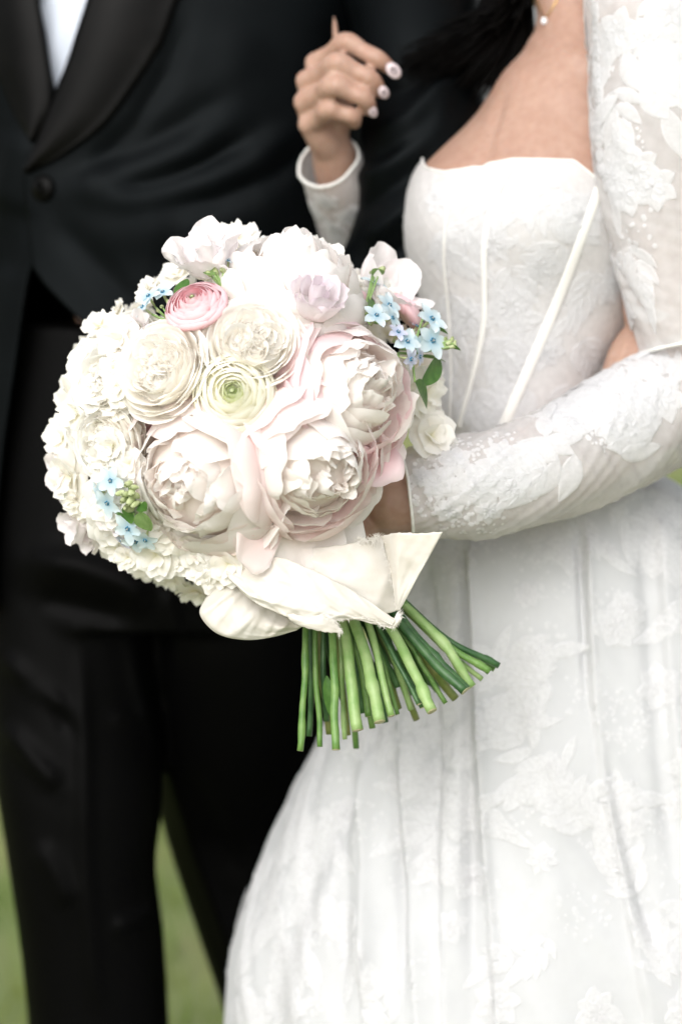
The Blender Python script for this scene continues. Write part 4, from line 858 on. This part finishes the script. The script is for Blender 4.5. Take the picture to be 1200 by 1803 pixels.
def bouquet():
    global BQ
    bind = P(556, 915, 2.075)
    BQ = empty('bouquet', bind); tag(BQ, 'round hand-tied bouquet of blush peonies, cream roses and small blue flowers with silk ribbon', 'bouquet')
    wht = (M['peony_white'], M['peony_white'], M['peony_white']); blush = (M['peony_blush'], M['peony_white'], M['peony_inner']); pink = (M['peony_pink'], M['peony_inner'], M['peony_inner'])
    U3 = np.array
    f = peony(522, 464, .063, wht, n_mod=(0, .1, .25), spin=.3, push=.010, wraps=[(215, .25, wht[0]), (255, .3, wht[0]), (300, .15, wht[0])]); tag(f, 'large white peony')
    f = peony(634, 676, .060, pink, n_mod=(.12, -.10, .05), spin=1.0, push=.008, wraps=[(185, .55, pink[0]), (225, .6, pink[0]), (262, .3, pink[0]), (145, .3, M['peony_blush'])], drops=[(285, 1.25, pink[0]), (300, 1.35, pink[0]), (318, 1.3, M['peony_blush']), (270, 1.15, pink[0]), (335, 1.25, M['peony_blush'])]); tag(f, 'white peony with pink outer petals')
    f = peony(338, 850, .064, blush, n_mod=(-.15, -.05, .05), spin=2.0, push=.012, wraps=[(10, .75, M['peony_blush']), (-28, .65, wht[0]), (48, .5, M['peony_blush']), (-75, .45, wht[0]), (-125, .3, wht[0]), (195, .2, wht[0])], drops=[(-60, 1.3, wht[0]), (-85, 1.35, wht[0]), (-110, 1.25, wht[0]), (-38, 1.25, wht[0]), (160, 1.15, M['peony_pink']), (135, 1.1, M['peony_pink'])]); tag(f, 'blush white peony with open centre')
    f = peony(560, 828, .058, blush, n_mod=(.12, -.05, -.12), spin=.7, openness=1.08, push=.010, wraps=[(170, .8, M['peony_blush']), (130, .7, M['peony_blush']), (95, .5, M['peony_blush']), (215, .6, M['peony_blush']), (-75, .25, wht[0]), (-20, .3, wht[0])], drops=[(-35, 1.45, wht[0]), (-58, 1.7, wht[0]), (-80, 1.8, wht[0]), (-100, 1.75, wht[0]), (-120, 1.7, M['peony_blush']), (-140, 1.4, M['peony_blush']), (-12, 1.3, wht[0]), (-68, 1.3, wht[0]), (-90, 1.25, wht[0])]); tag(f, 'blush peony with loose drooping petals')
    rose(287, 652, .0395, M['rose_cream'], push=.012); rose(446, 604, .040, M['rose_cream'], n_mod=(.05, -.1, .05), push=.008)
    rose(188, 672, .036, M['rose_white'], n_mod=(.1, -.3, 0), push=.006, name='white_rose'); rose(222, 608, .032, M['rose_white'], n_mod=(.1, -.3, 0), push=.002, name='white_rose'); rose(140, 740, .032, M['rose_white'], n_mod=(.0, -.5, 0), push=-.002, name='white_rose'); rose(205, 860, .032, M['rose_white'], n_mod=(.1, -.3, 0), push=-.004, name='white_rose')
    rose(715, 712, .024, M['rose_cream'], n_mod=(.4, .2, -.1), push=-.026, rings=9); rose(398, 515, .026, M['rose_cream'], n_mod=(0, .2, .3), push=-.008, rings=8); rose(188, 780, .034, M['rose_white'], n_mod=(.1, -.3, 0), push=.006, name='white_rose', rings=9)
    rose(470, 985, .034, M['rose_white'], push=-.02, name='white_rose', rings=8)
    ranunculus(411, 692, .0325, M['ran_cream'], M['ran_green'], push=.016, rings=10); ranunculus(350, 549, .026, M['ran_pink'], M['ran_pink'], n_mod=(-.1, -.15, .3), push=.020)
    ranunculus(738, 528, .021, M['ran_pink'], M['ran_pink'], n_mod=(.3, .2, .3), push=-.004, rings=8); ranunculus(645, 505, .018, M['ran_pink'], M['ran_pink'], n_mod=(.0, .2, .3), push=-.004, rings=7)
    # lilac bud, sweet peas, the open pale bloom on the right
    loose('lisianthus', 552, 545, .023, M['lilac'], [(i * 1.26, .75, 1.05, 1.25, .85, .16) for i in range(5)] + [(i * 2.1 + .5, .55, .75, 1.5, .75, .16) for i in range(3)] + [(i * 2.1, .3, .35, 1.6, .55, .12) for i in range(3)] + [(i * 3.1 + 1, .12, .1, 1.5, .4, .1) for i in range(2)], n_mod=(.1, -.25, .6), push=.012)
    loose('sweet_pea', 366, 468, .030, M['pea'], [(0.4, .6, 1.0, 1.2, .8, .26), (1.8, .6, .95, 1.3, .85, .28), (3.4, .6, 1.0, 1.2, .8, .26), (4.9, .6, .9, 1.0, .8, .24), (5.4, .3, .45, 1.2, .6, .2), (2.4, .3, .5, 1.3, .6, .22)], n_mod=(-.1, -.3, .5), push=.014)
    loose('sweet_pea', 690, 500, .038, M['pea'], [(0.2, .6, .9, 1.1, .75, .10), (1.3, .6, .95, 1.1, .8, .10), (2.5, .6, .8, 1.1, .7, .10), (3.9, .6, .9, 1.0, .7, .10), (5.1, .6, 1.0, 1.0, .7, .10)], n_mod=(.1, -.5, .2), push=.002)
    for x, y, sp in ((112, 835, 0.4), (140, 862, 2.0), (138, 925, 1.0), (165, 940, 4.0), (240, 588, 2.5), (205, 905, .5)):
        loose('sweet_pea', x, y, .019, M['pea'], [(i * 1.57 + .3, .5, .8 + .2 * (i % 2), 1.1, .85, .17) for i in range(4)] + [(.2, .3, .3, 1.1, .6, .16)], n_mod=(-.2, -.5, .2), push=.006, spin=sp)
    reseed(1, 2)
    # ruffled stock heads: florets over the left flank, the lower rim and the far side
    vars_ = [hyd_mesh(.017 * s) for s in (.8, .9, 1.0, 1.1, 1.2, 1.0)]
    def head(pts, c):
        h = receptacle('stock_flower', .012, M['filler']); link(h); h.parent = BQ; h.location = Vector(c - bind)
        for p, n in pts:
            o = bpy.data.objects.new('floret', vars_[rng.integers(6)]); link(o, h); o.matrix_basis = Matrix.Translation(Vector(p - c)) @ frame(unit(n + rng.normal(0, .28, 3) + np.array([0, -.7, .1]) * (n[1] < .2)), rng.uniform(0, 6)).to_4x4() @ Matrix.Scale(rng.uniform(.75, 1.5), 4)
        return h
    def scatter(poly, sp, n=4000):
        pts = []; x0, y0 = np.min(poly, 0); x1, y1 = np.max(poly, 0)
        for _ in range(n):
            x, y = rng.uniform(x0, x1), rng.uniform(y0, y1)
            if inpoly(x, y, poly) and all((x - a) ** 2 + (y - b) ** 2 > sp * sp for a, b in pts): pts.append((x, y))
        return pts
    A = scatter([(150, 640), (222, 600), (225, 700), (222, 780), (240, 870), (150, 900), (112, 850), (106, 760), (118, 680)], 30); B = scatter([(150, 880), (240, 850), (300, 960), (400, 985), (420, 1010), (350, 1012), (255, 985), (190, 950)], 28)
    for pts in (A, B):
        q = [dome(x, y, rng.uniform(-.012, .006)) for x, y in pts]; head(q, np.mean([a for a, _ in q], 0) * .7 + DCW * .3)
    back = []
    for _ in range(900):
        n = unit(rng.normal(size=3))
        if n[1] > -.15 and (n @ unit(bind - DCW)) < .72 and all(np.linalg.norm(n - b) > .16 for b in back): back.append(n)
    head([(DCW + n * DR * rng.uniform(.93, 1.0), n) for n in back], DCW + np.array([0, .06, 0]))
    V, F = ball(DCW, DR * .70, nu=40, nv=24); r = Noise1(5, 3.); V = DCW + (V - DCW) * (1 + .08 * r(V[:, :1] * 60 + V[:, 2:] * 90)); o = obj('inner_filler', V - bind, F, M['filler'], BQ)  # added pale core ball: closes gaps and returns light to the petals
    # blue star flowers
    tm = [tweedia_mesh(M['blue']) for _ in range(3)] + [tweedia_mesh(M['blue_mauve'], .0095)]
    def toward(x, y, push):
        p, n = dome(x, y); return p + unit(CAM - p) * (push + (.014 if x < 280 else .004)), n
    def sprig(root, florets, buds=(), leaves=(), depth=0.0):
        rp, rn = dome(*root, -.006); e = None; stems = []
        fl = []
        for x, y, s, push, nm, kind in florets:
            p, n = toward(x, y, push); n = unit(n + np.array(nm)); fl.append((p, n, s, kind)); stems.append(tube([rp, (rp + p - n * .01) / 2 + rng.normal(0, .002, 3), p - n * .012 * s], [.0013, .0012, .0009], 6, 8))
        bd = []
        for x, y, s, push in buds:
            p, n = toward(x, y, push); bd.append((p, n, s)); stems.append(tube([rp, (rp + p) / 2, p], [.0012, .001, .0007], 6, 6))
        lv = []
        for x, y, x2, y2, w, push, k in leaves:
            p, n = toward(x, y, push); p2, _ = toward(x2, y2, push + .004); lv.append((p, p2, n, w, k)); stems.append(tube([rp, (rp + p) / 2, p], [.0013, .0012, .0010], 6, 6))
        V, F = join(stems); s_ = obj('tweedia_sprig', V - rp, F, M['stem2'], BQ); s_.location = Vector(rp - bind)
        for p, n, s, kind in fl:
            o = bpy.data.objects.new('floret', tm[3] if kind == 'm' else tm[rng.integers(3)]); link(o, s_); o.matrix_basis = Matrix.Translation(Vector(p - rp)) @ frame(n, rng.uniform(0, 6)).to_4x4() @ Matrix.Scale(s, 4)
        for p, n, s in bd:
            V, F = ball((0, 0, 0), (.0021, .0021, .0042), nu=8, nv=7); o = bpy.data.objects.new('flower_bud', mesh('flower_bud', V, F, M['bud'])); link(o, s_)
            o.matrix_basis = Matrix.Translation(Vector(p - rp)) @ frame(unit(n + rng.normal(0, .4, 3))).to_4x4() @ Matrix.Scale(s, 4)
        for p, p2, n, w, k in lv:
            y = unit(p2 - p); z = unit(n - y * (n @ y)); x = np.cross(y, z); o = bpy.data.objects.new('leaf', leaf_mesh(float(np.linalg.norm(p2 - p)), w, M[k])); link(o, s_)
            o.matrix_basis = Matrix(((x[0], y[0], z[0], p[0] - rp[0]), (x[1], y[1], z[1], p[1] - rp[1]), (x[2], y[2], z[2], p[2] - rp[2]), (0, 0, 0, 1)))
        return s_
    b = 'b'; m_ = 'm'
    sprig((300, 560), [(262, 522, .95, .004, (-.2, -.3, .6), b), (287, 515, .9, .004, (.0, -.3, .6), b), (252, 541, .8, .0, (-.6, .0, .3), b)], [(285, 540, .8, .0), (296, 532, .7, .0), (278, 547, .6, .0)], [(318, 525, 324, 484, .0062, .004, 'leaf')])
    sprig((392, 500), [(398, 445, .7, .006, (0, .2, .5), b), (402, 460, .7, .004, (.3, .2, .2), b)], [(372, 470, .9, .006), (380, 478, 1., .008), (388, 464, 1., .008), (368, 482, .9, .006), (392, 476, 1.1, .008)], [(378, 485, 358, 472, .004, .008, 'leaf_pale')])
    sprig((648, 548), [(660, 497, 1.05, .016, (0, -.4, .8), b), (684, 538, 1.05, .012, (.1, -.6, .2), b), (662, 556, 1.0, .010, (-.2, -.4, .3), b), (690, 560, .9, .006, (.2, -.2, -.1), b)], [(668, 478, 1.5, .014), (660, 482, 1.3, .014)], [(650, 548, 660, 512, .0036, .006, 'leaf'), (655, 486, 676, 474, .0055, .018, 'leaf_pale')])
    sprig((735, 618), [(759, 562, 1.22, .022, (.1, -.9, .5), b), (760, 600, 1.3, .030, (.0, -1.2, .0), b), (716, 602, 1.05, .016, (-.2, -.7, .3), b), (700, 585, .9, .012, (-.3, -.4, .4), m_), (733, 575, .8, .014, (0, -.2, .9), m_), (722, 632, .9, .016, (.1, -.3, -.5), m_), (738, 628, .8, .016, (.3, -.3, -.4), m_), (735, 606, .9, .014, (.0, -.8, .2), b)],
          [(790, 603, 1.0, .022), (797, 610, .9, .024), (786, 612, 1.0, .022), (795, 598, .8, .022), (783, 598, .9, .020), (800, 604, .7, .022)], [(745, 625, 786, 632, .0050, .018, 'leaf_pale'), (775, 632, 752, 676, .0085, .014, 'leaf'), (730, 672, 762, 718, .0095, .004, 'leaf'), (790, 610, 812, 614, .0030, .022, 'leaf'), (770, 580, 790, 586, .004, .018, 'leaf'), (745, 556, 752, 545, .004, .014, 'leaf')])
    sprig((225, 900), [(196, 846, 1.05, .014, (-.1, -.6, .2), b), (175, 868, .95, .012, (-.6, -.4, .1), b), (190, 885, 1.05, .014, (-.1, -.7, -.2), b), (168, 888, .9, .008, (-.5, -.3, -.3), b), (226, 930, 1.1, .016, (.0, -.7, .0), b), (240, 952, 1.05, .014, (.1, -.5, -.4), b), (216, 952, .9, .010, (-.2, -.3, -.4), m_), (256, 950, .9, .012, (.3, -.3, -.4), b)],
          [(226, 852, 1.3, .016), (232, 866, 1.3, .018), (222, 870, 1.2, .018), (240, 872, 1.2, .018), (230, 882, 1.4, .020), (236, 858, 1.1, .016), (218, 880, 1.2, .018), (227, 895, 1.7, .018), (212, 868, 1.1, .016), (238, 888, 1.2, .018)],
          [(248, 900, 262, 938, .0095, .014, 'leaf_pale'), (236, 905, 214, 908, .007, .012, 'leaf'), (250, 885, 256, 900, .007, .012, 'leaf'), (118, 855, 112, 890, .004, -.004, 'leaf_pale'), (222, 908, 205, 918, .006, .010, 'leaf')])
    # stems (end x, end y, x where they leave the ribbon at y=1095, depth at the end, radius, tone)
    st = [(529, 1322, 540, 2.02, .0030, 0), (563, 1315, 556, 2.03, .0026, 0), (592, 1320, 582, 1.995, .0036, 0), (583, 1292, 562, 2.06, .0042, 3), (627, 1317, 600, 2.09, .0026, 0), (630, 1286, 602, 2.00, .0048, 2), (613, 1294, 588, 2.07, .0030, 3), (667, 1271, 624, 1.99, .0046, 2), (688, 1261, 646, 2.0, .0032, 2), (678, 1272, 640, 2.05, .0030, 1),
          (654, 1282, 618, 2.06, .0032, 0), (700, 1248, 652, 2.07, .0036, 3), (734, 1267, 664, 2.08, .0034, 3), (742, 1246, 668, 2.02, .0030, 1), (738, 1240, 662, 2.0, .0026, 1), (762, 1252, 678, 1.985, .0048, 2), (801, 1230, 700, 2.06, .0040, 3), (816, 1217, 704, 2.0, .0038, 1), (823, 1214, 712, 2.01, .0034, 1), (831, 1210, 742, 2.03, .0044, 2), (861, 1183, 742, 2.04, .0036, 0),
          (879, 1172, 748, 2.05, .0030, 1), (870, 1178, 736, 2.06, .0030, 0), (640, 1255, 610, 2.05, .0030, 1), (605, 1240, 572, 2.08, .0034, 1), (718, 1225, 660, 2.09, .0038, 1), (770, 1215, 690, 2.10, .0034, 1), (790, 1200, 700, 2.09, .004, 3), (548, 1250, 550, 2.08, .0028, 3), (668, 1225, 630, 2.08, .004, 1), (700, 1210, 648, 2.05, .0034, 1), (750, 1225, 676, 2.04, .003, 1)]
    st += [(545, 1296, 548, 2.05, .0024, 1), (606, 1302, 592, 2.04, .0022, 2), (648, 1262, 612, 2.03, .0026, 0), (700, 1258, 650, 2.03, .0024, 0), (724, 1250, 662, 2.05, .0024, 2), (785, 1238, 690, 2.03, .0026, 0), (846, 1196, 734, 2.05, .0026, 2), (575, 1270, 566, 2.05, .0026, 1)]
    for k, (ex, ey, mx, de, r, tone) in enumerate(st):
        end = P(ex, ey, de); dm = 2.045 + (de - 2.04) * .35; mid = P(mx, 1095, dm); topp = bind + rng.normal(0, .007, 3) * [1, .8, 1] ; up_ = DCW * .45 + bind * .55 + rng.normal(0, .02, 3)
        s_pts = hermite([0, .25, .55, 1], np.array([up_, topp, mid, end]), np.linspace(0, 1, 34)); w = Noise1(3, 6.)
        s_pts += np.array([1, .5, 0]) * (.0011 * w(np.linspace(0, 1, 34) * 3))[:, None]
        r = r * rng.uniform(.70, 1.0); rr = np.full(34, r) * np.linspace(.95, 1.1, 34) * (1 + .05 * w(np.linspace(0, 9, 34)))
        for nd in rng.uniform(.6, .97, rng.integers(0, 2) + (1 if k % 3 == 0 else 0)): i = int(nd * 33); rr[max(0, i - 1):i + 1] *= 1.22
        V, F = tube(s_pts, rr, 12); mi = [0] * (len(F) - 2) + [1, 1]; o = obj('stem', V - bind, F, [M['stem%d' % tone], M['cut']], BQ, midx=mi)
    for a, b2, d, w in (((700, 1140), (745, 1205), 2.09, .012), ((735, 1150), (772, 1212), 2.095, .011), ((575, 1190), (583, 1265), 2.02, .004)):
        p, p2 = P(*a, d), P(*b2, d); y = unit(p2 - p); z = unit(-FWD - y * ((-FWD) @ y)); x = np.cross(y, z); o = bpy.data.objects.new('stem_leaf', leaf_mesh(float(np.linalg.norm(p2 - p)), w, M['leaf'])); link(o, BQ)
        q = p - bind; o.matrix_basis = Matrix(((x[0], y[0], z[0], q[0]), (x[1], y[1], z[1], q[1]), (x[2], y[2], z[2], q[2]), (0, 0, 0, 1)))
    def crease(x): return (1 - np.abs(np.sin(x))) ** 2.2 - .25
    # silk ribbon: wrapped band, folded corner, curled end and the loop on the left
    def silk(name, rows, nu, nv, wr=.0012, edge=.0005, fn=None):
        G = patch(rows, nu, nv); U, Vv = np.meshgrid(np.linspace(0, 1, nu), np.linspace(0, 1, nv)); n1, n2, n3 = Noise1(5, 5.), Noise1(5, 7.), Noise1(6, 9.)
        G = G + (-FWD) * (wr * (n1(U * 2.2 + Vv * 1.3) + .6 * n2(Vv * 2.5 - U) + .5 * n3(U * 3.1 - Vv * 2.2) * n1(Vv * 4 + 1)))[..., None]
        if fn is not None: G = G + (-FWD) * fn(U, Vv)[..., None]
        er = Noise1(6, 60.); G[0] += UP * (edge * er(np.linspace(0, 1, nu)))[:, None]; G[-1] += UP * (edge * er(np.linspace(2, 3, nu)))[:, None]
        return thick(obj(name, G.reshape(-1, 3) - bind, gridF(nu, nv), M['silk'], BQ), .0007, 0), G
    silk('ribbon_band', [[(470, 972, 2.03), (520, 965, 1.99), (580, 962, 1.985), (640, 952, 1.99), (672, 944, 1.998)], [(478, 1020, 2.03), (530, 1025, 1.985), (590, 1025, 1.975), (650, 1012, 1.98), (688, 1005, 1.992)], [(505, 1075, 2.03), (550, 1088, 1.99), (590, 1093, 1.98), (650, 1088, 1.98), (700, 1076, 1.99)]], 60, 44, .0009, fn=lambda U, Vv: .0014 * crease(8 * U + 3 * Vv) + .0010 * crease(5 * Vv - 4 * U + 1))
    silk('ribbon_corner', [[(671, 944, 1.985), (700, 938, 1.965), (740, 939, 1.955), (779, 936, 1.95)], [(681, 980, 1.984), (702, 978, 1.966), (732, 978, 1.962), (757, 977, 1.958)], [(689, 1015, 1.982), (703, 1014, 1.97), (720, 1013, 1.97), (737, 1012, 1.965)], [(694, 1050, 1.98), (702, 1050, 1.974), (710, 1050, 1.974), (718, 1048, 1.974)], [(697, 1074, 1.98), (699, 1075, 1.98), (701, 1075, 1.98), (703, 1074, 1.98)]], 26, 40, .0007,
         fn=lambda U, Vv: .0022 * np.exp(-((U - .42 + .1 * Vv) / .09) ** 2) * (1 - Vv))
    _, G = silk('ribbon_tail', [[(398, 1006, 1.9746), (440, 992, 1.9701), (480, 980, 1.9655), (530, 995, 1.9610), (580, 1018, 1.9610), (630, 1046, 1.9633), (680, 1080, 1.9655), (700, 1093, 1.9678)], [(400, 1012, 1.9701), (435, 1015, 1.9624), (480, 1018, 1.9566), (530, 1034, 1.9543), (580, 1052, 1.9557), (630, 1070, 1.9597), (675, 1090, 1.9642), (698, 1099, 1.9669)],
                        [(404, 1020, 1.9687), (440, 1042, 1.9579), (485, 1054, 1.9525), (530, 1066, 1.9516), (575, 1076, 1.9543), (625, 1086, 1.9597), (670, 1097, 1.9642), (694, 1104, 1.9669)], [(410, 1026, 1.9701), (445, 1058, 1.9597), (485, 1078, 1.9552), (525, 1092, 1.9543), (560, 1097, 1.9561), (618, 1090, 1.9620), (666, 1101, 1.9651), (688, 1107, 1.9669)]], 76, 40, .0010,
         fn=lambda U, Vv: .0016 * crease(26 * U + 6 * Vv) * np.exp(-((Vv - .8) / .22) ** 2) * (U > .12) + .0022 * crease(7 * Vv + 1.2 * U + .5) * sstep(0, .2, U) * (1 - U) + .0012 * crease(19 * U - 9 * Vv + 2))
    silk('ribbon_end', [[(505, 1078, 1.9540), (530, 1084, 1.9515), (556, 1084, 1.9520), (574, 1080, 1.9530), (588, 1092, 1.9530)], [(508, 1088, 1.9530), (532, 1096, 1.9505), (556, 1098, 1.9505), (576, 1098, 1.9515), (596, 1102, 1.9525)], [(512, 1094, 1.9550), (535, 1104, 1.9530), (558, 1110, 1.9520), (580, 1114, 1.9525), (598, 1114, 1.9535)]], 30, 16, .0006)
    silk('ribbon_loop', [[(412, 1000, 1.9960), (430, 1030, 1.9885), (470, 1065, 1.9885), (510, 1090, 1.9885), (535, 1098, 1.9885)], [(395, 1018, 1.9910), (405, 1052, 1.9785), (440, 1085, 1.9760), (485, 1102, 1.9785), (530, 1104, 1.9860)], [(372, 1042, 1.9935), (377, 1075, 1.9785), (412, 1106, 1.9760), (465, 1114, 1.9800), (525, 1107, 1.9885)], [(362, 1055, 1.9985), (352, 1078, 1.9885), (378, 1112, 1.9835), (430, 1126, 1.9835), (480, 1121, 1.9860), (522, 1109, 1.9910)],
                        [(375, 1050, 2.0110), (372, 1080, 2.0085), (400, 1108, 2.0060), (450, 1118, 2.0035), (518, 1104, 2.0010)]], 50, 50, .0008, 0, fn=lambda U, Vv: (.0045 * crease(10 * U + 1.0 + .8 * Vv) + .002 * crease(23 * U - 1.5 * Vv)) * np.sin(np.pi * np.clip(Vv + .1, 0, .9) / .9))
    # frayed threads along the torn edges
    tf = []
    def fray(poly, n, L, d):
        q = hermite(np.linspace(0, 1, len(poly)), np.array(poly, float), rng.random(n))
        for x, y in q:
            a = rng.uniform(0, 6.28); l_ = L * rng.uniform(.4, 1.2); tf.append(tube([P(x, y, d), P(x + math.cos(a) * l_ * .5 + rng.normal(0, 1.5), y + math.sin(a) * l_ * .5, d - .001), P(x + math.cos(a) * l_, y + math.sin(a) * l_ + 2, d - .001)], [.00022, .00018, .0001], 4, 5))
    fray([(671, 946), (682, 985), (690, 1020), (697, 1065)], 110, 7, 1.981); fray([(690, 1104), (697, 1096), (703, 1086), (704, 1078)], 120, 9, 1.966); fray([(566, 1082), (580, 1090), (598, 1092), (640, 1086), (680, 1104)], 90, 6, 1.944); fray([(590, 1094), (598, 1108), (596, 1116)], 60, 7, 1.946); fray([(630, 950), (645, 952), (668, 946)], 120, 12, 1.988)
    for i in range(26):
        a = rng.normal(0, 2.0, 2); tf.append(tube([P(694 + a[0], 1102 + a[1], 1.966), P(699 + a[0], 1090 + a[1], 1.962), P(703 + a[1], 1080 + a[0], 1.964)], [.0007, .0006, .0003], 5, 6))
    V, F = join(tf); tag(obj('frayed_threads', V - bind, F, M['thread'], BQ), kind='stuff')
bouquet()
